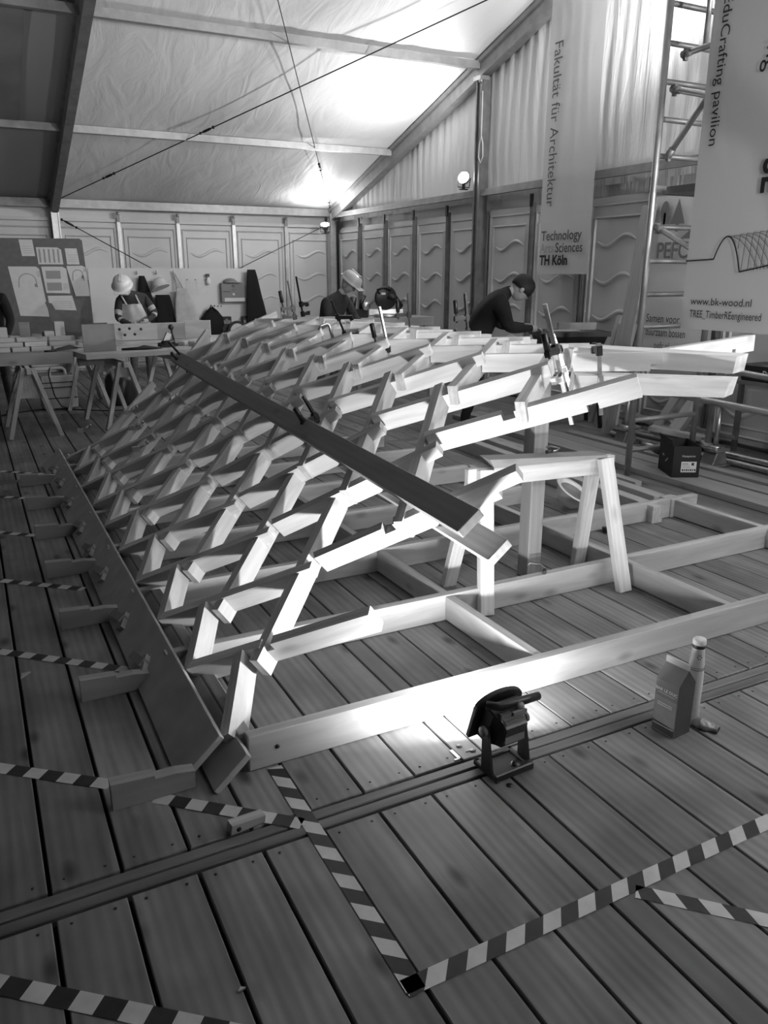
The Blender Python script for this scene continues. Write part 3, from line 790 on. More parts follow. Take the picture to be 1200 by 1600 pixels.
LB = []
def long_board(label, p0, p1, w, h, mat, group=None):
    t = thing('long_timber', label, 'timber', (p0[0], p0[1], p0[2]-h/2), 0, group); beam('timber', p0, p1, w, h, mat, t); return t
long_board('wide grey board lying along the right wall under the black box', (4.93, 7.6, .026), (4.88, 2.4, .026), .26, .05, W_OLD)
long_board('pale squared timber nearest the frame, notched block at its near end', (4.02, 6.3, .06), (3.92, 3.62, .06), .09, .12, W_FRAME)
long_board('second pale timber lying beside the wide grey board', (4.28, 6.6, .05), (4.18, 3.86, .05), .10, .10, W_FRAME)
long_board('thin lath lying on the floor between the pale timbers and the wide grey board', (4.50, 6.4, .02), (4.50, 4.38, .02), .07, .04, W_FRAME)
long_board('dark plank lying on the floor behind the wide grey board', (5.17, 7.7, .02), (5.19, 2.3, .02), .18, .04, W_BEAM)
long_board('grey squared timber lying behind the black box', (5.33, 6.2, .03), (5.335, 2.5, .03), .1, .06, W_OLD)
t = thing('timber_block', 'pale stub block standing at the end of the notched timber', 'block', (4.14, 3.72, 0), .1)
b = MB(); b.box((0, 0, .065), (.11, .1, .13)); b.build('wood', W_FRAME, t, bevel=.003)
def tube_thing(name, label, p0, p1, r, mat=M_ALU, cat='tube', group=None):
    t = thing(name, label, cat, (p0[0], p0[1], p0[2]-r), 0, group); b = MB(); b.tube([p0, p1], r, 12); b.build('tube', mat, t, world=True)
    b = MB(); d = (V(p1)-V(p0)).normalized(); b.tube([V(p1)-d*.02, V(p1)+d*.012], r*1.12, 12); b.build('end_ferrule', M_ALU_D, t, world=True); return t
tube_thing('scaffold_tube', 'long metal tube held level on the two short stands by the right wall', (5.62, 7.1, .60), (5.60, 2.6, .49), .03)
tube_thing('scaffold_tube', 'second metal tube lying higher behind the lattice ends at the right edge', (5.74, 6.4, .89), (5.74, 2.6, .70), .026)
for k, (x, z) in enumerate(((5.72, .032), (5.80, .032), (5.76, .082))):
    tube_thing('scaffold_tube', ['shiny tube on the floor behind the black box, nearest of three', 'shiny tube on the floor behind the black box, against the wall side', 'shiny tube lying on top of the two floor tubes behind the black box'][k], (x, 6.0, z), (x+.02, 2.6, z), .028, M_STEEL)
def jack(label, x, y, h):
    t = thing('base_jack', label, 'stand', (x, y, 0))
    b = MB(); b.prism([(-.10, 0), (.10, 0), (.05, .13), (-.05, .13)], .14, (0, 0, 0)); b.box((0, 0, .01), (.24, .2, .02)); b.build('weight_block', M_ALU_D, t, bevel=.006)
    b = MB(); b.box((0, 0, .142), (.17, .17, .02)); b.lathe([(.05, .152), (.05, .17), (.03, .18), (.03, .152)], n=12); b.build('collar', M_STEEL, t)
    b = MB(); b.lathe([(.022, .15), (.022, h), (0, h)], n=10); b.build('rod', M_STEEL, t)
jack('short steel stand with a dark weighted foot, left of the black box', 5.62, 5.70, .545)
jack('short steel stand with a dark weighted foot, behind the black box', 5.61, 4.62, .505)
# scrap wood and tools heaped against the right wall
random.seed(21)
ORD = 'first second third fourth fifth sixth seventh eighth ninth tenth eleventh twelfth thirteenth fourteenth fifteenth sixteenth'.split()
for k in range(16):
    x = random.uniform(5.85, 6.2); y = 4.9+k*.085+random.uniform(-.05, .05); L = random.uniform(.25, .75)
    z = .03+.045*(k % 3); a = random.uniform(-.9, .9)+PI/2
    dx, dy = math.cos(a)*L/2, math.sin(a)*L/2
    t = thing('scrap_timber', 'short scrap of wood by the right wall, %s from the near end of the heap' % ORD[k], 'scrap', (x, y, 0), 0, 'scrap wood heaped by the right wall')
    beam('wood', (x-dx*.6, y-dy, z), (x+dx*.6, y+dy, z+random.uniform(0, .06)), random.uniform(.05, .11), random.uniform(.025, .05), random.choice([W_OLD, W_BEAM, W_FRAME]), t, cache=False)
def leaning(label, p0, p1, w, h, mat, name='leaning_board'):
    t = thing(name, label, 'board', (p0[0], p0[1], 0)); beam('timber', p0, p1, w, h, mat, t, (1, 0, 0)); return t
leaning('tall pale plank leaning against the right wall beside the scaffold ladder', (5.75, 6.08, .0), (6.26, 6.30, 2.26), .19, .03, W_OLD)
leaning('wide board leaning on the right wall behind the loose lattice ends', (5.98, 6.42, .0), (6.3, 6.50, 1.08), .26, .03, W_OLD)
leaning('narrow batten leaning beside the wide board', (6.08, 6.72, 0), (6.33, 6.66, 1.16), .06, .04, W_FRAME)
leaning('thin dark batten leaning low against the right wall', (5.85, 5.32, 0), (6.3, 5.12, .85), .045, .03, W_BEAM)
leaning('short pale offcut board leaning low against the right wall', (5.95, 5.5, 0), (6.33, 5.46, .5), .14, .02, W_TABLE)
leaning('dark short board leaning beside the pale offcut board', (5.9, 5.68, 0), (6.33, 5.66, .55), .1, .03, W_BEAM)
t = thing('power_drill', 'grey metal power tool lying on the floor before the scrap heap', 'tool', (5.35, 5.0, .045), 1.25)
b = MB(); b.tube([(-.2, 0, .04), (.0, 0, .04), (.1, 0, .04)], [.045, .05, .03], 12); b.build('motor_body', M_BLACK, t)
b = MB(); b.tube([(.1, 0, .04), (.3, 0, .04)], .028, 10); b.build('barrel', M_STEEL, t)
t = thing('white_helmet', 'white hard hat lying upturned on the floor behind the sawhorse leg', 'helmet', (3.62, 4.12, 0), .6)
b = MB(); Rh = M.Rotation(.55, 3, 'X')
b.lathe([(.02, -.12), (.07, -.105), (.105, -.06), (.12, 0), (.145, .008), (.146, .014), (.115, .012), (.1, -.05), (.06, -.095), (0, -.105)], (0, 0, .135), 20, Rh); b.build('shell', M_HELMET, t)
b = MB(); b.lathe([(.09, -.05), (.1, -.02), (.1, 0), (.092, 0), (.088, -.03)], (0, 0, .135), 16, Rh); b.build('liner', M_GREYP, t)
t = thing('hammer', 'dark tool lying on the planks inside the right frame bay', 'tool', (3.45, 3.5, 0), 1.1)
b = MB(); b.tube([(-.16, 0, .015), (.1, 0, .015)], .012, 8); b.build('shaft', M_BLACK, t)
b = MB(); b.box((.12, 0, .02), (.035, .11, .035)); b.build('head', M_DARKM, t, bevel=.004)
t = thing('storage_rack', 'low metal rack against the right wall behind the loose lattice ends', 'rack', (6.05, 3.9, 0))
b = MB(); b.box((6.08, 3.9, .70), (.46, 2.2, .03)); b.build('shelf', M_ALU_D, t, world=True)
for (x, y) in ((5.9, 2.85), (6.26, 2.85), (5.9, 4.95), (6.26, 4.95)):
    b = MB(); b.box((x, y, .342), (.04, .04, .685)); b.build('leg', M_ALU_D, t, world=True)
t = thing('tool_case', 'long dark case with white lettering lying on the rack at the right edge', 'case', (6.05, 4.22, .716), 0)
b = MB(); b.box((0, 0, .07), (.3, .95, .14)); b.build('case', M_BLACK, t, bevel=.01)
b = MB(); b.box((-.152, -.38, .07), (.006, .1, .11)); b.build('catch_plate', M_GREYP, t)
b = MB(); b.lathe([(.022, 0), (.022, .012), (0, .012)], (-.155, -.38, .075), 12, M.Rotation(-PI/2, 3, 'Y')); b.build('knob', M_BLACK, t)
T = ROOT[t.name]
text('POWER X', .085, T @ V((-.154, .26, .038)), T.to_3x3() @ V((0, -1, 0)), (0, 0, 1), M_WHITE, t, weight=.001)

# ------------------------------------------------------------------ scaffold tower
t = thing('scaffold_tower', 'tall aluminium scaffold tower with rungs at the right, behind the hanging banner', 'scaffold', (4.70, 4.71, 0))
X0, X1, YA, YC = 4.70, 5.42, 4.71, 3.0
def tb_(name, p0, p1, r, mat=M_ALU, par=t):
    b = MB(); b.tube([p0, p1], r, 10); return b.build(name, mat, par, world=True)
for (x, y) in ((X0, YA), (X1, YA), (X0, YC), (X1, YC)): tb_('stile', (x, y, 0), (x, y, 4.05 if y == YA else 3.5), .026)
for y in (YA, YC):
    for k in range(16):
        z = .205+.2475*k
        if z > (3.98 if y == YA else 3.42): continue
        tb_('rung', (X0, y, z), (X1, y, z), .02, M_ALU_D)
def brace(p0, p1):
    o = tb_('brace', p0, p1, .021)
    for p in (V(p0), V(p1)):
        b = MB(); d = (V(p1)-V(p0)).normalized(); b.tube([p-d*.03, p+d*.05], .027, 8); b.bar(p-V((0, 0, .045)), p+V((0, 0, .03)), .022, .03, (1, 0, 0)); b.build('hook', M_ALU_D, o, world=True)
brace((4.74, 4.63, 2.43), (4.73, 3.55, 3.60)); brace((4.76, 4.65, 2.87), (4.76, 3.05, 2.38)); brace((4.78, 4.60, 3.09), (4.72, 3.05, 3.12))
brace((4.74, 4.67, 1.93), (4.72, 3.05, 1.19)); tb_('brace', (4.80, 4.45, 3.12), (4.80, 4.45, 4.02), .018)
b = MB(); b.box(((X0+X1)/2, (YA+YC)/2, 2.19), (.62, 1.55, .05)); b.build('platform', M_ALU_D, t, world=True)
b = MB(); b.bar((X0, YA, 2.20), (X1, YA, 2.205), .05, .05); b.build('platform_hook', M_ALU, t, world=True)

# ------------------------------------------------------------------ banners
def hang(x, y0, y1, z0, z1, amp, nu=24, nv=40, seed=0):
    return lambda u, v: (x+amp*(1-.3*v)*(math.sin(u*5.1+seed)*.6+.6*mnoise.noise((u*2.2, v*1.4, seed))), y0+(y1-y0)*u, z0+(z1-z0)*v)
DN, LFT = V((0, 0, -1)), V((0, -1, 0))
t = thing('banner', 'pale see-through banner with faculty lettering hanging down the gable wall', 'banner', (6.16, 7.45, 1.59))
b = MB(); b.grid(hang(6.16, 7.93, 7.05, 1.59, 4.62, .018, seed=2), 24, 40); b.build('cloth', M_BANNERT, t, world=True)
b = MB(); b.tube([(6.16, 7.95, 4.63), (6.16, 7.03, 4.63)], .015, 8); b.build('top_bar', M_ALU, t, world=True)
xk = 6.135
text('Fakultät für Architektur', .205, (xk, 7.80, 4.03), DN, LFT, M_PRINTG, t, sx=.86)
text('Technology', .150, (xk, 7.86, 1.965), LFT, (0, 0, 1), M_PRINTG, t, weight=.002, sx=1.0)
text('Arts', .150, (xk, 7.868, 1.83), LFT, (0, 0, 1), plain('print_pale', .38, .7), t, weight=.002, sx=.93)
text('Sciences', .150, (xk, 7.595, 1.83), LFT, (0, 0, 1), M_PRINTG, t, weight=.002, sx=.93)
text('TH Köln', .150, (xk, 7.868, 1.695), LFT, (0, 0, 1), M_PRINT, t, weight=.006, sx=.95)
t = thing('banner', 'large pale banner with arch drawing and web address hanging on the scaffold tower', 'banner', (4.64, 3.75, 1.2))
b = MB(); b.grid(hang(4.645, 4.262, 2.75, 1.215, 3.55, .006, seed=5), 30, 30); b.build('cloth', M_BANNER, t, world=True)
b = MB(); b.tube([(4.65, 4.28, 3.55), (4.65, 2.73, 3.55)], .016, 8); b.build('top_bar', M_ALU, t, world=True)
xb = 4.632
def letters(body, size, O, right, up, mat, parent, sx, weight=0.0, name='letter'):
    mx = lambda o: max(v.co.x for v in o.data.vertices)
    for k, ch in enumerate(body):
        a = text(''.join(body[:k+1]), size, O, right, up, mat, parent, 'letter', sx=sx, weight=weight); wa = mx(a)
        bpy.data.objects.remove(a); c = text(ch, size, O, right, up, mat, parent, 'letter', sx=sx, weight=weight); wc = mx(c)
        bpy.data.objects.remove(c); text(ch, size, V(O)+right*(wa-wc)*sx, right, up, mat, parent, name, sx=sx, weight=weight)
letters(['the ', "'EduCrafting ", 'pavilion'], .105, V((xb, 4.175, 3.52)), DN, LFT, M_PRINT, t, 1.06, 0.0, 'lettering')
letters('ing', .17, V((xb, 3.80, 2.99)), DN, LFT, M_PRINT, t, .95)
letters('SE', .26, V((xb, 3.715, 2.30)), DN, LFT, M_PRINT, t, .85, .004)
text('www.bk-wood.nl', .072, (xb, 4.183, 1.385), LFT, (0, 0, 1), M_PRINT, t, sx=1.03)
text('TREE_TimberREengineered', .072, (xb, 4.181, 1.298), LFT, (0, 0, 1), M_PRINT, t, sx=.74)
def line(pts, w, m, name='drawn_line'):
    b = MB()
    for p, q in zip(pts[:-1], pts[1:]): b.bar((xb, p[0], p[1]), (xb, q[0], q[1]), .0015, w, (1, 0, 0)) if False else b.bar((xb, p[0], p[1]), (xb, q[0], q[1]), w, .0015, (1, 0, 0))
    b.build(name, m, t, world=True)
arch = []
for k in range(19):
    u = k/18; arch.append((4.023+(3.80-4.023)*u, 1.692+(1.608-1.692)*u+.185*(1-(2*u-1)**2)))
line([(4.263, 1.683), (4.023, 1.692)], .009, M_PRINT); line(arch, .009, M_PRINT); line([(3.80, 1.608), (3.30, 1.70)], .009, M_PRINT)
pk = arch[8]
b = MB()
for k in range(14):
    def edge(s, tt): # s along pavilion, tt 0 top .. 1 bottom of its visible side
        a = arch[8+int(round(tt*10))]; return (xb, a[0]-.5*s, a[1]+.045*s)
    for (a0, a1) in ((k/10, k/10+.28), (k/10, k/10-.28)):
        prev = None
        for q in range(6):
            tt = q/5; s = a0+(a1-a0)*tt
            p = edge(s, tt) if 0 <= s <= 1.1 else None
            if p and prev: b.bar(prev, p, .0035, .0015, (1, 0, 0))
            prev = p
b.build('drawn_lattice', M_PRINTG, t, world=True)
t = thing('banner', 'white forest banner with tree symbols on the gable wall behind the scaffold', 'banner', (6.28, 6.0, .8))
b = MB(); b.grid(hang(6.30, 6.37, 5.4, .82, 2.33, .012, seed=9), 20, 24); b.build('cloth', M_BANNER, t, world=True)
xp = 6.27
MG = plain('print_mid', .18, .7)
b = MB()
b.prism([(.075*math.cos(2*PI*k/16)*.75, .11*math.sin(2*PI*k/16)) for k in range(16)], .002, (xp, 6.10, 2.17), LFT, (0, 0, 1)); b.prism([(-.014, -.17), (.014, -.17), (.014, 0), (-.014, 0)], .002, (xp, 6.10, 2.17), LFT, (0, 0, 1))
b.prism([(-.09, -.06), (-.02, -.06), (-.02, -.13), (.02, -.13), (.02, -.06), (.09, -.06), (0, .17)], .002, (xp, 5.93, 2.12), LFT, (0, 0, 1))
b.prism([(-.09, -.1), (.1, -.1), (.12, .12), (.05, .0)], .002, (xp, 5.78, 2.02), LFT, (0, 0, 1)); b.build('tree_symbol', MG, t, world=True)
text('PEFC', .22, (xp, 6.165, 1.74), LFT, (0, 0, 1), MG, t, weight=.004, sx=.85)
text('Samen voor', .115, (xp, 6.22, 1.12), LFT, (0, 0, 1), M_PRINT, t, sx=.8)
text('duurzaam bossen', .115, (xp, 6.215, .985), LFT, (0, 0, 1), M_PRINT, t, sx=.66)
text('pefc.nl', .1, (xp, 6.08, .86), LFT, (0, 0, 1), M_PRINTG, t, sx=.8)

# ------------------------------------------------------------------ floodlight fixtures up on the tent frame
def flood(label, p, aim, strength=60):
    t = thing('floodlight', label, 'lamp', p); q = (V(aim)-V(p)).to_track_quat('Z', 'Y').to_matrix()
    b = MB(); b.lathe([(.03, -.09), (.05, -.085), (.075, 0), (.08, .01)], n=14, R=q); b.build('housing', M_ALU_D, t)
    b = MB(); b.lathe([(.0, .006), (.076, .006), (.076, .012), (0, .014)], n=14, R=q); b.build('lens', emit('flood_lens', strength), t)
    b = MB(); b.bar((0, 0, -.14), (0, 0, -.07), .03, .03); b.box((0, 0, -.145), (.12, .05, .012)); b.tube([q @ V((-.09, 0, -.02)), V((-.09, 0, -.12)), V((.09, 0, -.12)), q @ V((.09, 0, -.02))], .008, 6); b.build('bracket', M_DARKM, t)
flood('bright round floodlight on the gable rail beside the gable post', (6.20, 9.68, 2.83), (5.2, 9.0, 3.25))
flood('small floodlight in the far corner under the roof, aimed upwards', (6.02, 14.02, 2.44), (5.7, 13.4, 3.6))
t = thing('hanging_loop', 'pale loop of rope hanging from the top of the gable post', 'rope', (6.22, 9.32, 3.2))
b = MB(); b.tube([(0, 0, .62), (0, 0, .1), (0, .04, .0), (0, .05, -.15), (0, 0, -.22), (0, -.05, -.15), (0, -.04, 0), (0, 0, .1)], .008, 6); b.build('rope', M_WHITE, t)

# ------------------------------------------------------------------ clamps on the lattice
def clamp(label, top, bot, jaws, side, screw=None, r=.008, mat=M_STEEL, name='bar_clamp'):
    """bar from top to bot; jaws = fractions along it; side = direction of the arms; screw=(arm index, up/down)"""
    top, bot, sd = V(top), V(bot), V(side).normalized(); d = (bot-top).normalized()
    t = thing(name, label, 'clamp', bot)
    b = MB(); b.bar(top, bot, r*2.2, r*1.3, sd); b.build('bar', mat, t, world=True)
    for k, u in enumerate(jaws):
        p = top.lerp(bot, u)
        b = MB(); b.bar(p-sd*.018, p+sd*.095, .018, .024, d); b.bar(p+sd*.085-d*.004, p+sd*.085+d*.02*(1 if k == 0 else -1), .024, .024, sd); b.bar(p-d*.022, p+d*.022, .026, .024, sd)
        b.build('jaw', mat if k else M_DARKM, t, world=True)
    if screw:
        p = top.lerp(bot, jaws[0])+sd*.08
        b = MB(); b.tube([p+d*.03, p-d*screw], .006, 8); o = b.build('screw', M_DARKM, t, world=True)
        q = p-d*screw
        b = MB(); b.tube([q+d*.035, q+d*.03, q-d*.05, q-d*.055], [.008, .014, .014, .008], 10); b.build('handle', M_BLACK, o, world=True)
    return t
clamp('tall shiny bar clamp at the right front of the lattice above the square post', (2.145, 2.70, 1.477), (2.335, 2.70, .955), (.36, .60), (-.6, -.35, -.05), .03)
clamp('bar clamp with its lower bar showing behind the right front clamp', (2.40, 2.95, 1.33), (2.54, 2.95, 1.05), (.25, .6), (.5, .5, 0))
clamp('short clamp whose bar end hangs below the foremost beam', (2.50, 2.75, 1.30), (2.548, 2.75, .972), (.1, .5), (.3, .6, 0))
clamp('tall bar clamp in the middle of the ridge, with black screw handle at its left', (2.185, 4.3, 1.41), (2.282, 4.3, 1.01), (.62, .9), (-1, -.1, .05), .10)
clamp('dark bar clamp on the ridge left of the tallest middle clamp', (2.115, 4.85, 1.435), (2.219, 4.85, 1.19), (.45, .9), (.5, -.3, 0), None, .008, M_DARKM)
clamp('bar clamp standing up beyond the ridge left of the mitre saw bench end', (2.764, 5.0, 1.465), (2.785, 5.0, 1.20), (.55, .95), (-1, .2, 0), .05, .007, M_DARKM)
clamp('bar clamp with star handle on the ridge left of the gable post foot', (2.884, 4.45, 1.475), (2.916, 4.45, 1.22), (.6, .95), (-1, 0, 0), .06, .009, M_DARKM)
clamp('bar clamp at the far left end of the ridge', (2.215, 5.9, 1.545), (2.262, 5.9, 1.27), (.75, .98), (-1, 0, 0), .08, .007, M_DARKM)
clamp('thin upright clamp rod at the far end of the ridge', (2.438, 6.3, 1.575), (2.49, 6.3, 1.26), (.7, .95), (.6, .4, 0), None, .006, M_DARKM)
clamp('black bar clamp holding the dark straightening beam halfway along', (1.47, 3.75, 1.0), (1.62, 3.75, .74), (.42, .85), (-.9, -.3, -.3), .04, .009, M_DARKM)
clamp('bar clamp at the far end of the dark straightening beam', (1.455, 6.72, 1.06), (1.665, 6.72, .80), (.5, .9), (-.5, -.6, -.2), .03, .008, M_DARKM)
t = thing('bent_handle', 'bright bent steel handle of a clamp sticking up between the ridge timbers', 'clamp', (2.10, 4.9, 1.17))
b = MB(); b.tube([(2.04, 4.9, 1.243), (2.06, 4.9, 1.27), (2.10, 4.9, 1.283), (2.118, 4.9, 1.275), (2.15, 4.9, 1.165)], [.008, .008, .008, .010, .013], 8); b.build('rod', M_STEEL, t, world=True)
for k, (x, y, z) in enumerate(((.93, 5.6, .40), (1.05, 6.6, .50), (1.0, 6.1, .46), (.73, 7.05, .30))):
    t = thing('hand_clamp', ['small shiny clamp screwed to the left lattice sticks, nearest of the small ones', 'small shiny clamp high on the far left lattice sticks', 'small shiny clamp between the other two on the far left sticks', 'small clamp at the outermost far left stick of the lattice'][k], 'clamp', (x, y, z))
    b = MB(); b.box((0, 0, .02), (.05, .02, .035)); b.tube([(.02, 0, .02), (.07, -.01, .055)], .008, 8); b.build('body', M_STEEL, t)
    b = MB(); b.ball((.08, -.012, .06), .013, 8, 6); b.build('knob', M_STEEL, t)

# ------------------------------------------------------------------ work benches on the left
def trestle(label, x, y, rz, H=.70, L=.8, gus=True):
    return sawhorse('trestle', label, (x, y, 0), rz, L, H, .48, W_FRAME, 'trestles under the work benches', .06, .04, gus, .055)
t = thing('bench_top', 'thick grey timber slab on trestles at the left edge, piled with offcuts', 'table top', (0, 9.3, .70), 0)
for k in range(4): beam('slab_timber', (-1.0, 9.0+.2*k, .76), (.93-.02*(k % 2), 8.96+.2*k, .76), .19, .12, W_OLD, t)
trestle('A-shaped trestle under the left slab near the picture edge', .47, 9.0, PI/2)
trestle('A-shaped trestle under the left slab outside the picture edge', -.55, 9.2, PI/2)
t = thing('bench_top', 'pale plank bench top on trestles, holding the grey panel and the router', 'table top', (1.65, 9.2, .74), .16)
for k in range(4): beam('plank', V((1.02, 8.80, .77))+V((-.032*k, .2*k, 0)), V((2.25, 9.02, .77))+V((-.032*k, .2*k, 0)), .19, .055, W_TABLE, t)
beam('apron_rail', (.98, 8.97, .70), (1.25, 9.02, .70), .05, .08, W_OLD, t)
trestle('A-shaped trestle under the near edge of the pale plank bench', 1.36, 9.15, PI/2+.16, gus='small')
trestle('trestle under the right end of the pale plank bench', 2.05, 9.40, PI/2+.16, gus=False)
t = thing('bench_top', 'far bench in front of the man with the white helmet', 'table top', (2.0, 10.7, .72), 0)
for k in range(3): beam('plank', (.9, 10.40+.2*k, .765), (3.15, 10.40+.2*k, .765), .19, .05, W_TABLE, t)
trestle('trestle under the left end of the far bench', 1.2, 10.6, PI/2, gus=False)
trestle('trestle under the right end of the far bench', 2.85, 10.6, PI/2, gus=False)
t = thing('drilled_beam', 'pale wide beam with rows of dark drill holes lying on the far bench', 'beam', (2.0, 10.42, .79))
beam('timber', (1.30, 10.42, .895), (2.60, 10.42, .895), .10, .20, W_TABLE, t)
for k, (x, z) in enumerate(((1.5, .93), (1.66, .935), (1.78, .94), (1.92, .93), (1.56, .87), (1.72, .865), (1.84, .87), (2.3, .93))):
    b = MB(); b.lathe([(.018, 0), (.018, .003), (0, .003)], (x, 10.371, z), 8, M.Rotation(PI/2, 3, 'X')); b.build('drill_hole', M_BLACK, t, world=True)
t = thing('panel', 'grey square panel standing upright on the bench', 'panel', (1.22, 8.98, .80), .05)
b = MB(); b.box((0, 0, .142), (.335, .018, .285)); b.build('board', M_BOARD if False else plain('grey_panel', .23, .5, noise=.15, scale=5), t, bevel=.002)
b = MB(); b.box((0, .02, .29), (.2, .02, .012)); b.build('ledge', M_DARKM, t)
t = thing('router', 'black hand router with tall knob standing on the pale bench', 'tool', (1.99, 9.22, .80), .2)
b = MB(); b.box((0, 0, .02), (.20, .11, .03)); b.tube([(-.08, -.03, .04), (.06, -.03, .05)], .03, 10); b.lathe([(.03, 0), (.03, .03), (0, .04)], (-.09, 0, .015), 10); b.build('base', M_BLACK, t)
b = MB(); b.tube([(.08, 0, .02), (.055, 0, .2)], .013, 8); b.ball((.052, 0, .215), .032, 12, 8); b.build('knob', M_BLACK, t)
b = MB(); b.box((-.0, .01, .10), (.06, .03, .11), M.Rotation(.5, 3, 'Y')); b.build('fence', M_STEEL, t)
t = thing('timber_block', 'large pale timber block lying at the far right end of the benches', 'block', (2.48, 9.75, .80), -.3)
t.location.z = .79; ROOT[t.name] = M.Translation(t.location) @ M.Rotation(-.3, 4, 'Z')
b = MB(); b.box((0, 0, .13), (.30, .18, .26)); b.build('wood', W_FRAME, t, bevel=.004)
t = thing('flat_tool', 'long thin hand tool lying flat on the pale bench beside the panel', 'tool', (1.62, 9.0, .80), .1)
b = MB(); b.tube([(-.18, 0, .012), (0, 0, .014), (.06, .0, .018), (.14, 0, .014), (.26, 0, .008)], [.012, .016, .03, .02, .006], 8); b.build('handle', M_BLACK, t)
t = thing('wood_strips', 'two pale wood strips lying by the far right end of the pale bench', 'strips', (2.35, 9.45, .80), .3)
for k in range(2): beam('strip', (2.16+.12*k, 9.3, .825), (2.45+.12*k, 9.62, .83), .09, .04, W_TABLE, t)
t = thing('try_square', 'dark triangular tool lying on the slab between the offcuts and the panel', 'tool', (.86, 8.95, .82), .1)
b = MB(); b.prism([(-.18, 0), (.16, .02), (.06, .06)], .03, (0, 0, .005)); b.build('blade', M_DARKM, t)
t = thing('dark_pen', 'dark marker lying at the front of the offcut slab', 'pen', (.72, 8.93, .82), .05)
b = MB(); b.tube([(-.06, 0, .01), (.06, 0, .01)], .009, 8); b.build('body', M_BLACK, t)
# the heap of offcuts on the slab
random.seed(5)
def offcut(x, y, z, L, w, h, rz, mat, label, group):
    t = thing('offcut', label, 'offcut', (x, y, z), rz, group)
    W = M.Translation((x, y, z+h/2)) @ M.Rotation(rz, 4, 'Z')
    b = MB(); b.box((0, 0, 0), (L, w, h)); bmesh.ops.bevel(b.bm, geom=list(b.bm.edges), offset=.002, segments=1, affect='EDGES')
    link_mesh('wood', b.mesh('wood', mat), t, W); return t
for r in range(3):
    x = -.85
    for k in range(7):
        L = random.uniform(.16, .34)
        offcut(x+L/2, 9.10+.05*r+random.uniform(0, .02), .8215+.046*r, L, .09, .044, random.uniform(-.06, .06), random.choice([W_TABLE, W_FRAME, W_LAT]), 'flat offcut on the left slab, %s from the left in the %s layer' % (ORD[k], ('bottom', 'middle', 'top')[r]), 'flat offcuts stacked on the left slab')
        x += L+.02
        if x > .78: break
for k in range(14):
    h = random.uniform(.06, .20)
    offcut(-.62+.115*k, 9.42+random.uniform(-.03, .03), .8215, .1, .13, h+.08, random.uniform(-.12, .12), random.choice([W_FRAME, W_OLD, W_TABLE]), 'upright offcut block on the left slab, %s from the left in the back row' % ORD[k], 'upright offcuts on the left slab')
t = thing('hand_saw', 'saw blade standing up slantwise among the offcuts before the pin board', 'saw', (.95, 9.35, .82))
b = MB(); b.prism([(-.03, 0), (.1, 0), (-.10, .46), (-.17, .48)], .004, (.95, 9.62, .8215)); b.build('blade', M_BOARD, t, world=True)
b = MB(); b.box((.985, 9.62, .85), (.10, .03, .06)); b.build('handle', W_OLD, t, world=True)
# things under the benches
t = thing('tool_case', 'pale plastic tool case with a light handle on the floor under the slab', 'case', (.88, 10.5, 0), .05)
b = MB(); b.box((0, 0, .21), (.40, .3, .40)); b.build('body', M_GREYP if False else plain('case_pale', .42, .5), t, bevel=.012)
for z in (.14, .27, .33):
    b = MB(); b.box((0, -.153, z), (.395, .006, .012)); b.build('seam', M_BLACK, t)
b = MB(); b.tube([(-.09, -.1, .41), (-.09, -.1, .47), (-.06, -.1, .5), (.06, -.1, .5), (.09, -.1, .47), (.09, -.1, .41)], .018, 8); b.build('handle', M_WHITE, t)
t = thing('dark_crate', 'dark equipment crate on the floor in the shade under the left slab', 'crate', (-.02, 9.72, 0), 0)
b = MB(); b.box((0, 0, .22), (.42, .4, .44)); b.box((0, -.2, .40), (.36, .03, .06)); b.build('body', M_BLACK, t, bevel=.01)
b = MB(); b.lathe([(.09, 0), (.09, .01), (.05, .014), (0, .014)], (.05, -.2, .2), 16, M.Rotation(PI/2, 3, 'X')); b.build('dial', M_GREYP, t)
t = thing('vacuum', 'dark shop vacuum on the floor behind the pale bench trestle', 'vacuum', (1.62, 10.45, 0), 0)
b = MB(); b.lathe([(.17, 0), (.19, .03), (.19, .30), (.17, .36), (.10, .42), (0, .43)], n=18); b.build('drum', M_BLACK, t)
b = MB(); b.tube([(.1, -.1, .42), (.1, -.1, .5), (-.1, -.1, .5), (-.1, -.1, .42)], .012, 8); b.build('handle', M_GREYP, t)
t = thing('round_bucket', 'pale round bucket on the floor between the far bench legs', 'bucket', (1.80, 11.05, 0))
b = MB(); b.lathe([(.12, 0), (.16, .24), (.165, .24), (.15, .235), (.11, .02), (0, .02)], n=18); b.build('pail', plain('bucket_grey', .3, .5), t)
t = thing('power_cable', 'black power cable looping over the floor under the benches', 'cable', (.9, 10.2, 0))
b = MB(); pts = []
for k in range(40):
    u = k/39; pts.append((.2+2.6*u, 10.15+.25*math.sin(u*9), .008+.0*u))
b.tube(pts, .007, 6); b.build('wire', M_CABLE, t, world=True)
t = thing('hanging_cable', 'black cable hanging down over the pale tool case', 'cable', (.84, 10.3, 0))
b = MB(); b.tube([(.80, 10.3, .52), (.78, 10.3, .42), (.80, 10.3, .3), (.82, 10.3, .18), (.88, 10.28, .05), (1.0, 10.2, .008)], .007, 6); b.build('wire', M_CABLE, t, world=True)

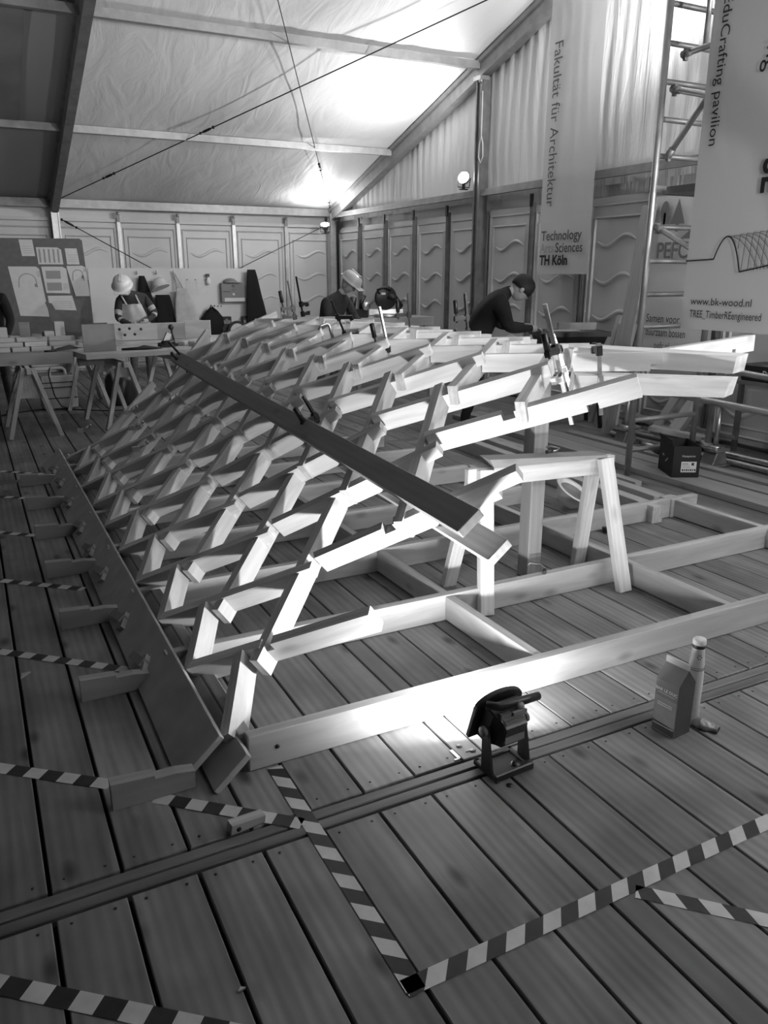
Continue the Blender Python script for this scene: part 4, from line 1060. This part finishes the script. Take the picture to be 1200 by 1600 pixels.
# ------------------------------------------------------------------ pin board with papers
t = thing('pin_board', 'dark pin board with taped sheets of drawings at the left edge', 'board', (.5, 12.6, 0))
TLT = M.Translation((0, 12.62, 0))
b = MB(); b.prism([(-1.2, .75), (1.66, .72), (1.615, 2.05), (1.58, 2.075), (-1.2, 2.05)], .03, (0, 12.62, 0)); b.build('panel', M_BOARD, t, world=True)
b = MB(); b.box((1.3, 12.66, .38), (.05, .05, .76)); b.box((-.9, 12.66, .38), (.05, .05, .76)); b.build('stand_leg', W_OLD, t, world=True)
def sheet(pts, draw=0, label=None):
    b = MB(); b.prism(pts, .003, (0, 12.602, 0)); o = b.build('paper_sheet', M_PAPER, t, world=True)
    x0 = min(p[0] for p in pts); x1 = max(p[0] for p in pts); z0 = min(p[1] for p in pts); z1 = max(p[1] for p in pts)
    W_, H_ = x1-x0, z1-z0
    b = MB()
    if draw == 1:   # arch drawing
        c = (x0+W_*.5, z0+H_*.72); pr = [(c[0]+W_*.24*math.cos(PI*k/10), c[1]+H_*.14*math.sin(PI*k/10)) for k in range(11)]
        pr = [(pr[0][0]+.01, pr[0][1]-.09)]+pr+[(pr[-1][0]-.01, pr[-1][1]-.09)]
        for p, q in zip(pr[:-1], pr[1:]): b.bar((p[0], 12.6, p[1]), (q[0], 12.6, q[1]), .002, .014, (0, 1, 0)) if False else b.bar((p[0], 12.5995, p[1]), (q[0], 12.5995, q[1]), .012, .002, (0, 1, 0))
        for k in range(4): b.box((x0+W_*.85, 12.5995, z0+H_*(.9-.03*k)), (W_*.12, .002, .006))
        b.box((x0+W_*.72, 12.5995, z0+H_*.63), (.03, .002, .045))
    elif draw == 2:  # two photos
        for f in (.70, .26): b.box((x0+W_*.42, 12.5995, z0+H_*f), (W_*.56, .002, H_*.3))
        for k in range(5): b.box((x0+W_*.85, 12.5995, z0+H_*(.36-.05*k)), (W_*.2, .002, .005))
    elif draw == 3:
        for k in range(5): b.box((x0+W_*(.12+.18*k), 12.5995, z0+H_*.5), (W_*.07, .002, H_*.8))
    else:
        for k in range(4): b.box((x0+W_*.5, 12.5995, z0+H_*(.2+.13*k)), (W_*.7, .002, .004))
    b.build('print', plain('paper_print', .30, .8) if 'paper_print' not in bpy.data.materials else bpy.data.materials['paper_print'], o, world=True)
sheet([(.80, 1.83), (.97, 1.83), (.955, 2.05), (.78, 2.05)])
sheet([(1.0, 1.72), (1.33, 1.72), (1.32, 1.92), (1.27, 1.95), (.99, 1.95)], 3)
sheet([(1.38, 1.72), (1.55, 1.72), (1.53, 1.94), (1.37, 1.94)])
sheet([(.68, 1.02), (1.06, 1.0), (1.0, 1.66), (.96, 1.69), (.60, 1.69)], 1)
sheet([(1.06, 1.33), (1.38, 1.32), (1.36, 1.66), (1.31, 1.69), (1.03, 1.69)], 2)
sheet([(1.08, 1.10), (1.44, 1.08), (1.40, 1.29), (1.07, 1.29)])
sheet([(1.45, 1.28), (1.65, 1.28), (1.62, 1.68), (1.58, 1.705), (1.37, 1.70), (1.37, 1.67)], 1)

# ------------------------------------------------------------------ wall board with hooks and hanging things
YH = 13.72
t = thing('hook_board', 'white board along the back wall with hooks and hanging work clothes', 'board', (3.1, YH, .0))
b = MB(); b.box((3.15, YH+.012, 1.16), (2.7, .02, 1.04)); b.build('panel', plain('white_board', .62, .5), t, world=True)
b = MB()
for x in (1.9, 3.2, 4.4): b.box((x, YH+.045, .84), (.05, .04, 1.68))
b.build('batten', W_OLD, t, world=True)
for x in (2.55, 2.86, 3.14):
    b = MB(); b.tube([(x, YH, 1.60), (x, YH-.05, 1.59), (x, YH-.06, 1.62)], .010, 8); b.ball((x, YH-.06, 1.63), .018, 8, 6); b.build('hook', M_WHITE, t, world=True)
for (x, z) in ((3.86, 1.06), (3.80, 1.065), (3.92, 1.06)):
    b = MB(); b.ball((x, YH-.004, z), .012, 8, 6); b.build('peg', M_BLACK, t, world=True)
def drape(label, cat, x, ztop, zbot, wt, wb, mat, name, dx=0.0, dep=.07, seed=0, y=YH-.10):
    t = thing(name, label, cat, (x, y, zbot))
    def fn(u, v):
        a = 2*PI*u; ww = (wt+(wb-wt)*v**.8)/2; f = 1+.16*math.sin(a*3+seed)+.10*mnoise.noise((math.cos(a)*1.5, v*3, seed))
        return (x+dx*v+ww*math.cos(a)*f, y-.005+(.02+dep*v**.5)*math.sin(a)*f*.6, ztop+(zbot-ztop)*v+.02*math.sin(a*2+seed)*v)
    b = MB(); b.grid(fn, 28, 14)
    b.verts_faces([fn(k/28, 0) for k in range(28)], [tuple(range(28))]); b.verts_faces([fn(k/28, 1) for k in range(28)], [tuple(range(28))])
    b.build('cloth', mat, t, world=True); return t
drape('dark cloth jacket hanging from the leftmost white hook', 'jacket', 2.60, 1.56, .82, .08, .34, M_BLACKC, 'hanging_jacket', .04, .08, 1)
drape('black overalls hanging below the white helmet on the middle hook', 'overalls', 2.90, 1.26, .55, .22, .36, M_BLACKC, 'hanging_overalls', .03, .08, 2)
t = thing('hanging_helmet', 'white hard hat hanging from the middle hook on the back board', 'helmet', (2.87, YH-.20, 1.33))
b = MB(); Rh = M.Rotation(-.30, 3, 'X') @ M.Rotation(-.25, 3, 'Y')
b.lathe([(.150, -.01), (.155, 0), (.135, .006), (.13, .06), (.105, .115), (.06, .145), (0, .155)], (0, 0, .05), 20, Rh); b.build('shell', M_HELMET, t)
b = MB(); b.box((0, .04, .20), (.03, .10, .012), M.Rotation(-.30, 3, 'X')); b.build('crown_rib', M_HELMET, t)
t = drape('pale work apron hanging from the rightmost hook', 'apron', 3.22, 1.36, .60, .16, .46, M_APRON, 'hanging_apron', .09, .05, 3, YH-.16)
b = MB(); b.tube([(3.14, YH-.05, 1.62), (3.16, YH-.06, 1.48), (3.16, YH-.07, 1.34)], .011, 6); b.tube([(3.14, YH-.05, 1.62), (3.22, YH-.06, 1.46), (3.28, YH-.07, 1.32)], .011, 6); b.build('neck_strap', M_APRON, t, world=True)
drape('long black coat hanging at the right end of the hook board', 'coat', 4.44, 1.66, .58, .13, .40, M_BLACKC, 'hanging_coat', .10, .09, 4, YH-.14)
t = thing('hanging_bag', 'black rucksack hanging on dark pegs at the middle of the back board', 'bag', (3.72, YH-.12, .55))
b = MB(); b.lathe([(.02, .50), (.10, .44), (.19, .32), (.2, .2), (.14, .1), (.15, 0), (0, 0)], n=16, R=M.Diagonal((1, .45, 1))); b.build('body', M_BLACKC, t)
b = MB(); b.tube([(-.08, -.06, .42), (-.02, -.03, .53), (.06, -.06, .44)], .012, 6); b.build('strap', M_BLACKC, t)
t = thing('notice_sheet', 'two taped paper sheets on the back board left of the spray bottle', 'paper', (3.50, YH, 1.3))
for x in (3.42, 3.60):
    b = MB(); b.box((x, YH-.002, 1.38), (.17, .002, .24)); b.build('sheet', M_PAPER, t, world=True)
for x in (3.36, 3.5, 3.66):
    b = MB(); b.box((x, YH-.004, 1.495), (.03, .002, .012)); b.build('tape_piece', M_BLACK, t, world=True)
t = thing('spray_bottle', 'small white spray bottle with black head hanging on the back board', 'bottle', (3.71, YH-.04, 1.42))
b = MB(); b.lathe([(.03, 0), (.036, .01), (.036, .08), (.015, .12), (0, .12)], n=12); b.build('flask', M_WHITE, t)
b = MB(); b.box((-.008, 0, .145), (.06, .03, .05)); b.build('spray_head', M_BLACK, t)
t = thing('first_aid_box', 'grey metal cabinet with a pale strip on the back board left of the black coat', 'cabinet', (4.12, YH-.05, 1.12))
b = MB(); b.box((0, 0, .16), (.42, .09, .32)); b.build('case', plain('cabinet_grey', .17, .4), t, bevel=.006)
b = MB(); b.box((.02, -.048, .045), (.36, .004, .06)); b.build('pale_strip', M_PAPER, t)
b = MB(); b.lathe([(.024, 0), (.024, .006), (0, .006)], (.0, -.045, .13), 12, M.Rotation(PI/2, 3, 'X')); b.build('lock', M_PAPER, t)
b = MB(); b.box((-.12, -.048, .18), (.12, .004, .015)); b.box((0, -.048, .27), (.05, .004, .04)); b.box((0, -.048, .21), (.06, .004, .01)); b.build('print', M_PRINTG, t)
t = thing('folded_cap', 'grey cap lying on top of the metal cabinet', 'cap', (4.08, YH-.07, 1.44))
b = MB(); b.lathe([(.13, 0), (.12, .03), (.07, .07), (0, .08)], n=16, R=M.Diagonal((1, .6, 1))); b.box((.10, -.03, .008), (.12, .1, .012)); b.build('crown', M_GREYP, t)
t = thing('tool_shelf', 'narrow wall shelf carrying the circular saw', 'shelf', (4.17, YH-.13, .58))
b = MB(); b.box((0, 0, .03), (.60, .26, .03)); b.box((-.25, .08, -.05), (.03, .1, .13)); b.box((.3, .08, -.05), (.03, .1, .13)); b.build('board', W_OLD, t)
for k, x in enumerate((3.97, 4.34)):
    t = thing('tool_box', ['small dark tool box on the shelf left behind the circular saw', 'small dark tool box on the shelf right behind the circular saw'][k], 'box', (x, YH-.06, .625))
    b = MB(); b.box((0, 0, .13), (.17, .10, .26)); b.build('case', M_BLACK, t, bevel=.006)
    b = MB(); b.box((0, -.053, .17), (.14, .004, .06)); b.box((0, -.053, .21), (.04, .004, .03)); b.build('label', M_GREYP, t)
t = thing('circular_saw', 'circular saw with pale half-round guard on the wall shelf', 'saw', (4.13, YH-.17, .625))
b = MB(); b.prism([(.17*math.cos(PI*k/12), .17*math.sin(PI*k/12)) for k in range(13)], .03, (0, 0, .02)); b.build('guard', M_BLACK, t)
b = MB(); b.prism([(.125*math.cos(PI*k/12), .125*math.sin(PI*k/12)) for k in range(13)], .036, (0, 0, .022)); b.build('blade', M_PAPER, t)
b = MB(); b.box((0, 0, .012), (.44, .11, .02)); b.lathe([(.03, 0), (.03, .01), (0, .01)], (0, -.02, .05), 10, M.Rotation(PI/2, 3, 'X')); b.build('base_plate', M_BLACK, t)

# ------------------------------------------------------------------ far bench with mitre saw, and the saw table of the third man
t = thing('saw_bench', 'pale bench in the far corner carrying the mitre saw', 'table', (5.35, 10.5, 0))
b = MB(); b.box((5.45, 10.5, .93), (1.3, .55, .12)); b.build('top', W_TABLE, t, world=True)
for (x, y) in ((4.9, 10.3), (6.0, 10.3), (4.9, 10.7), (6.0, 10.7)):
    beam('leg', (x, y, 0), (x, y, .87), .06, .06, W_FRAME, t, (0, 1, 0))
t = thing('mitre_saw', 'black mitre saw with tilted round guard on the corner bench', 'saw', (5.42, 10.42, .99), -.3)
b = MB(); b.lathe([(.19, 0), (.2, .03), (.15, .05), (0, .05)], n=18); b.box((0, .07, .07), (.5, .03, .08)); b.build('base', M_STEEL, t)
b = MB(); b.tube([(.14, .1, .06), (.22, .06, .16), (.12, .02, .27), (0, 0, .3)], [.035, .035, .045, .05], 10); b.build('arm', M_BLACK, t)
b = MB(); b.lathe([(.15, -.025), (.17, -.015), (.17, .015), (.15, .025), (0, .03)], (-.02, 0, .27), 20, M.Rotation(PI/2, 3, 'X') @ M.Rotation(.25, 3, 'Y')); b.lathe([(.15, -.025), (0, -.03)], (-.02, 0, .27), 20, M.Rotation(PI/2, 3, 'X')); b.build('blade_guard', M_BLACK, t)
b = MB(); b.tube([(-.12, -.04, .33), (-.15, -.06, .38), (-.05, -.05, .42), (.05, -.03, .38)], .02, 8); b.build('handle', M_BLACK, t)
b = MB(); b.box((-.06, -.05, .33), (.06, .01, .03)); b.build('badge', M_PAPER, t)
t = thing('cut_off_machine', 'dark pile of machine parts on the corner bench beside the man with the grey helmet', 'tool', (4.98, 10.5, .99))
b = MB(); b.box((0, 0, .06), (.26, .2, .12)); b.tube([(-.08, 0, .12), (-.06, 0, .28)], .05, 10); b.tube([(.05, -.02, .12), (.06, -.02, .22), (.12, 0, .3)], .03, 8); b.build('body', M_BLACK, t)
b = MB(); b.lathe([(.06, 0), (.06, .03), (0, .03)], (.09, -.1, .16), 12, M.Rotation(PI/2, 3, 'X')); b.build('guard', M_STEEL, t)
t = thing('trestle_board', 'long pale board on two legs beyond the far edge of the lattice', 'board', (4.3, 8.3, 0))
beam('plank', (4.0, 9.4, .98), (4.62, 7.3, .97), .3, .04, W_TABLE, t); 
for (x, y) in ((4.1, 9.05), (4.52, 7.62)): beam('leg', (x, y, 0), (x, y, .95), .07, .07, W_FRAME, t, (0, 1, 0))
t = thing('saw_table', 'black table saw in front of the man in the dark beanie', 'saw', (5.70, 6.74, 0), -.4)
b = MB(); b.box((0, 0, .99), (.75, .5, .05)); b.box((0, 0, .9), (.6, .4, .14), None, (1.15, 1.15)); b.build('table', M_DARKM, t)
for sx in (-1, 1):
    for sy in (-1, 1):
        b = MB(); b.bar((sx*.34, sy*.24, 0), (sx*.25, sy*.15, .85), .035, .035); b.build('leg', M_DARKM, t)
b = MB(); b.box((.12, .12, 1.05), (.42, .05, .08)); b.build('fence', M_ALU_D, t)
b = MB(); b.box((-.1, -.1, 1.02), (.34, .12, .012)); b.build('workpiece', W_FRAME, t)

# ------------------------------------------------------------------ people
def skin_obj(verts, edges, radii, sub=2):
    me = bpy.data.meshes.new('sk'); me.from_pydata([tuple(v) for v in verts], edges, [])
    o = bpy.data.objects.new('sk', me); COL.objects.link(o)
    m = o.modifiers.new('s', 'SKIN'); m.use_smooth_shade = True
    for i, sv in enumerate(me.skin_vertices[0].data):
        r = radii[i]; sv.radius = r if isinstance(r, tuple) else (r, r); sv.use_root = (i == 0)
    s = o.modifiers.new('u', 'SUBSURF'); s.levels = sub
    dg = bpy.context.evaluated_depsgraph_get(); dg.update()
    out = bpy.data.meshes.new_from_object(o.evaluated_get(dg)); bpy.data.objects.remove(o); bpy.data.meshes.remove(me)
    return out
def head_bm(bm, c, R, r=.105, mi=0):
    c = V(c); seg, rg = 20, 14; vs = []
    for i in range(rg+1):
        a = PI*i/rg
        for k in range(seg):
            q = 2*PI*k/seg; p = V((math.sin(a)*math.cos(q)*.78, math.sin(a)*math.sin(q)*.95, math.cos(a)*1.16))
            if p.y < -.1 and p.z < .1: p.y *= .93
            if p.z < -.3: f = 1-.28*(-p.z-.3); p.x *= f; p.y = p.y*f-.07*(-p.z-.3)
            d = abs(p.x)
            if p.y < 0:
                if d < .16 and -.38 < p.z < .1: p.y -= .20*(1-d/.16)*(1-abs(p.z+.22)/.34 if abs(p.z+.22) < .34 else 0)   # nose
                if .14 < d < .42 and abs(p.z-.06) < .12: p.y += .06                                                        # eye sockets
                if d < .26 and abs(p.z+.55) < .07: p.y += .03                                                              # mouth
            vs.append(bm.verts.new(c+R @ (p*r)))
    for i in range(rg):
        for k in range(seg):
            try:
                f = bm.faces.new((vs[i*seg+k], vs[(i+1)*seg+k], vs[(i+1)*seg+(k+1) % seg], vs[i*seg+(k+1) % seg])); f.smooth = True; f.material_index = mi
            except ValueError: pass
    mb = MB(); mb.bm.free(); mb.bm = bm; mb.mi = mi
    for s in (-1, 1): mb.ball(c+R @ (V((s*.80, .08, -.05))*r), (.16*r, .24*r, .34*r), 8, 6, R)       # ears
    mb.mi = mi
def person(label, loc, rz, J, mats, head_dir, hair=None, scale=1.0, bulk=1.0):
    """J: joint dict in local metres, facing -y. mats = [skin, upper, lower, shoe, cuff]"""
    t = thing('person', label, 'person', loc, rz)
    names = ['pelvis', 'belly', 'chest', 'neck', 'headb', 'lsh', 'lel', 'lwr', 'lpalm', 'rsh', 'rel', 'rwr', 'rpalm', 'lhip', 'lkn', 'lan', 'lto', 'rhip', 'rkn', 'ran', 'rto']
    R = dict(pelvis=(.145, .115), belly=(.14, .11), chest=(.165, .12), neck=.055, headb=.05, lsh=.07, lel=.05, lwr=.034, lpalm=(.04, .022), lhip=.09, lkn=.06, lan=.042, lto=.036)
    for k in ('pelvis', 'belly', 'chest', 'lsh', 'lel', 'lhip'): R[k] = tuple(x*bulk for x in R[k]) if isinstance(R[k], tuple) else R[k]*bulk
    for k in list(R): 
        if k[0] == 'l': R['r'+k[1:]] = R[k]
    E = [('pelvis', 'belly'), ('belly', 'chest'), ('chest', 'neck'), ('neck', 'headb'), ('chest', 'lsh'), ('lsh', 'lel'), ('lel', 'lwr'), ('lwr', 'lpalm'), ('chest', 'rsh'), ('rsh', 'rel'), ('rel', 'rwr'), ('rwr', 'rpalm'),
         ('pelvis', 'lhip'), ('lhip', 'lkn'), ('lkn', 'lan'), ('lan', 'lto'), ('pelvis', 'rhip'), ('rhip', 'rkn'), ('rkn', 'ran'), ('ran', 'rto')]
    ix = {n: i for i, n in enumerate(names)}
    me = skin_obj([V(J[n])*scale for n in names], [(ix[a], ix[b]) for a, b in E], [tuple(x*scale for x in R[n]) if isinstance(R[n], tuple) else R[n]*scale for n in names])
    bm = bmesh.new(); bm.from_mesh(me); bpy.data.meshes.remove(me)
    seg = {('pelvis', 'belly'): 1, ('belly', 'chest'): 1, ('chest', 'neck'): 1, ('neck', 'headb'): 0, ('pelvis', 'lhip'): 2, ('pelvis', 'rhip'): 2}
    for s in 'lr':
        seg[('chest', s+'sh')] = 1; seg[(s+'sh', s+'el')] = 1; seg[(s+'el', s+'wr')] = 1; seg[(s+'wr', s+'palm')] = 0
        seg[(s+'hip', s+'kn')] = 2; seg[(s+'kn', s+'an')] = 2; seg[(s+'an', s+'to')] = 3
    for f in bm.faces:
        c = f.calc_center_median(); best = (9, 0)
        for (a, b2), mi in seg.items():
            A, B = V(J[a])*scale, V(J[b2])*scale; ab = B-A; u = max(0, min(1, (c-A).dot(ab)/max(1e-9, ab.length_squared)))
            dd = (A+ab*u-c).length
            rr = R[b2]; rr = (rr[0] if isinstance(rr, tuple) else rr)*scale
            if dd-rr*.6 < best[0]:
                m_ = mi
                if mi == 1 and (b2[1:] in ('el', 'wr')) and len(mats) > 4:
                    L = {('el'): .78, ('wr'): 0}[b2[1:]]
                    if (b2[1:] == 'el' and .55 < u < .8) or (b2[1:] == 'wr' and (.12 < u < .3)): m_ = 4
                if mi == 0 and a[1:] == 'wr' and u < .12: m_ = 1
                best = (dd-rr*.6, m_)
        f.material_index = best[1]
    # fingers: own short chains rooted in the palm
    for s in 'lr':
        wr, pa = V(J[s+'wr'])*scale, V(J[s+'palm'])*scale; d = (pa-wr).normalized(); dn = V(J.get(s+'dn', (0, 0, -1))); sd = d.cross(dn).normalized(); dn = sd.cross(d).normalized()*-1
        if dn.dot(V(J.get(s+'dn', (0, 0, -1)))) < 0: dn = -dn
        for k, (o_, L) in enumerate(((-.030, .068), (-.010, .078), (.010, .073), (.028, .058))):
            p0 = pa+sd*o_*scale; p1 = p0+(d*.85+dn*.25)*L*.5*scale; p2 = p1+(d*.55+dn*.8)*L*.5*scale
            fm = skin_obj([p0, p1, p2], [(0, 1), (1, 2)], [.010*scale, .0088*scale, .0072*scale], 1); bm.from_mesh(fm); bpy.data.meshes.remove(fm)
        th = wr.lerp(pa, .45)-sd*.03*scale*(1 if s == 'l' else -1); p1 = th+(d*.5-sd*.6*(1 if s == 'l' else -1)+dn*.2)*.035*scale; p2 = p1+(d*.9+dn*.3)*.03*scale
        fm = skin_obj([th, p1, p2], [(0, 1), (1, 2)], [.013*scale, .0105*scale, .008*scale], 1); bm.from_mesh(fm); bpy.data.meshes.remove(fm)
    hd_ = V(J['head'])*scale; fw = V(head_dir).normalized(); side = V((0, 0, 1)).cross(-fw).normalized(); upv = (-fw).cross(side).normalized()*-1
    if upv.z < 0: upv = -upv
    side = (-fw).cross(upv).normalized()*-1
    Rm = M((fw.cross(upv).normalized(), -fw, upv)).transposed()
    head_bm(bm, hd_, Rm, .105*scale)
    body = bpy.data.meshes.new('body'); bm.to_mesh(body); bm.free()
    for m in mats: body.materials.append(m)
    for p in body.polygons: p.use_smooth = True
    link_mesh('body', body, t)
    return t, hd_, Rm
def hard_hat(t, c, R, mat, s=1.0):
    b = MB(); b.lathe([(.135, -.004), (.142, 0), (.126, .008), (.122, .04), (.105, .085), (.065, .118), (0, .128)], c+R @ V((0, 0, .035*s)), 20, R @ M.Diagonal((.95*s, 1.12*s, s)))
    b.box(c+R @ V((0, -.15*s, .036*s)), (.17*s, .07*s, .008), R); o = b.build('hard_hat', mat, t)
    b = MB(); b.box(c+R @ V((0, .0, .158*s)), (.035*s, .16*s, .016), R); b.build('crown_rib', mat, o); return o
def hair(t, c, R, mat, zlo=-.02, s=1.0, name='hair'):
    b = MB(); n = 20; prof = [(1.0, zlo), (1.06, .02), (1.04, .06), (.9, .095), (.6, .122), (.25, .134), (0, .136)]
    b.lathe([(r_*.092, z) for r_, z in prof], c+R @ V((0, .012*s, 0)), n, R @ M.Diagonal((s, 1.17*s, s))); b.build(name, mat, t)
# 1: white helmet, striped sleeves and pale apron, bending over the far bench
J1 = dict(pelvis=(.06, .04, .86), belly=(.04, -.02, 1.0), chest=(-.04, -.14, 1.20), neck=(-.12, -.24, 1.34), headb=(-.15, -.28, 1.39), head=(-.185, -.335, 1.42),
          lsh=(.13, -.14, 1.27), lel=(.24, -.24, 1.06), lwr=(.09, -.42, .98), lpalm=(.02, -.46, .97), rsh=(-.22, -.16, 1.24), rel=(-.27, -.26, 1.0), rwr=(-.13, -.42, .93), rpalm=(-.06, -.46, .94),
          lhip=(.15, .04, .80), lkn=(.15, -.01, .44), lan=(.15, .04, .07), lto=(.16, -.10, .035), rhip=(-.03, .04, .80), rkn=(-.06, 0, .44), ran=(-.08, .05, .07), rto=(-.13, -.08, .035))
t, c, R = person('person with white helmet, striped sleeves and pale apron bending over the far bench', (2.10, 11.72, 0), 0.0, J1, [M_SKIN, M_SWEAT, M_DENIM, M_SHOE, M_STRIPE], (-.25, -.75, -.62))
hard_hat(t, c, R, M_HELMET, 1.05)
b = MB()
def ap(u, v):
    a = (u-.5)*2.3; z = 1.20-.62*v; w_ = (.115+.075*min(1, v*2.2)); f = .06*mnoise.noise((u*4, v*3, 0))
    cx = -.075+.13*v; cy = -.20+.19*min(1, v*1.4)
    return (cx+w_*1.18*math.sin(a), cy-(.105+.02*v)*math.cos(a)-.03+f*.3, z+f*.15)
b.grid(ap, 16, 16); b.build('apron', M_APRON, t)
b = MB(); b.tube([(-.15, -.315, 1.19), (-.20, -.27, 1.30), (-.17, -.17, 1.36)], .013, 6); b.tube([(.03, -.29, 1.19), (-.01, -.25, 1.31), (-.09, -.14, 1.37)], .013, 6); b.build('apron_strap', M_APRON, t)
# 2: grey helmet, dark clothes, behind the lattice ridge
J2 = dict(pelvis=(0, .1, .80), belly=(0, .02, .93), chest=(0, -.10, 1.12), neck=(0, -.2, 1.28), headb=(.01, -.25, 1.34), head=(.02, -.31, 1.385),
          lsh=(.19, -.12, 1.17), lel=(.25, -.22, .95), lwr=(.12, -.42, .92), lpalm=(.06, -.48, .93), rsh=(-.19, -.12, 1.17), rel=(-.26, -.2, .95), rwr=(-.14, -.42, .92), rpalm=(-.08, -.48, .93),
          lhip=(.1, .1, .74), lkn=(.12, .0, .40), lan=(.12, .12, .07), lto=(.13, -.02, .035), rhip=(-.1, .1, .74), rkn=(-.12, .0, .40), ran=(-.12, .12, .07), rto=(-.13, -.02, .035))
t, c, R = person('person with grey helmet and dark jacket working beyond the lattice ridge', (4.36, 10.05, 0), .45, J2, [M_SKIN, M_SWEAT, M_DENIM, M_SHOE], (.2, -.75, -.62), scale=1.06)
hard_hat(t, c, R, M_HELMETG, 1.05)
b = MB()
for s in (-1, 1): b.ball(c+R @ V((s*.10, .01, -.02)), (.022, .038, .05), 10, 8, R)
b.build('ear_muff', M_GREYP, t)
# 3: black beanie and black jacket, leaning over the table saw
J3 = dict(pelvis=(0, .22, .84), belly=(0, .17, 1.0), chest=(0, .04, 1.20), neck=(0, -.10, 1.33), headb=(0, -.17, 1.345), head=(0, -.235, 1.345),
          lsh=(.20, .0, 1.24), lel=(.27, -.06, .99), lwr=(.15, -.30, .985), lpalm=(.12, -.37, .98), rsh=(-.20, .0, 1.24), rel=(-.28, -.08, .99), rwr=(-.16, -.31, .985), rpalm=(-.12, -.38, .98),
          lhip=(.09, .22, .78), lkn=(.1, .16, .42), lan=(.1, .26, .07), lto=(.11, .12, .035), rhip=(-.09, .22, .78), rkn=(-.1, .2, .42), ran=(-.1, .32, .07), rto=(-.11, .18, .035))
t, c, R = person('person in black jacket and dark beanie leaning over the black table saw', (4.96, 7.03, 0), 1.10, J3, [M_SKIN, M_BLACKC, M_BLACKC, M_SHOE], (0, -.72, -.66), scale=1.07, bulk=1.28)
hair(t, c, R, M_HAIR, -.015, 1.1, 'beanie')
# 4: only the right side of this one shows at the left edge
J4 = dict(pelvis=(0, 0, .88), belly=(0, 0, 1.02), chest=(0, -.03, 1.24), neck=(0, -.04, 1.42), headb=(0, -.06, 1.48), head=(0, -.08, 1.55),
          lsh=(.19, -.02, 1.33), lel=(.25, -.02, 1.08), lwr=(.23, -.16, .88), lpalm=(.22, -.2, .82), rsh=(-.19, -.02, 1.33), rel=(-.25, -.02, 1.08), rwr=(-.23, -.14, .88), rpalm=(-.22, -.18, .82),
          lhip=(.1, 0, .82), lkn=(.11, -.02, .45), lan=(.11, .02, .07), lto=(.12, -.12, .035), rhip=(-.1, 0, .82), rkn=(-.11, -.02, .45), ran=(-.11, .02, .07), rto=(-.12, -.12, .035))
t, c, R = person('person in a black jacket cut off by the left picture edge', (.23, 10.25, 0), -.5, J4, [M_SKIN, M_BLACKC, M_DENIM, M_SHOE], (-.2, -.95, -.2))
hair(t, c, R, M_HAIR, -.02, 1.04)
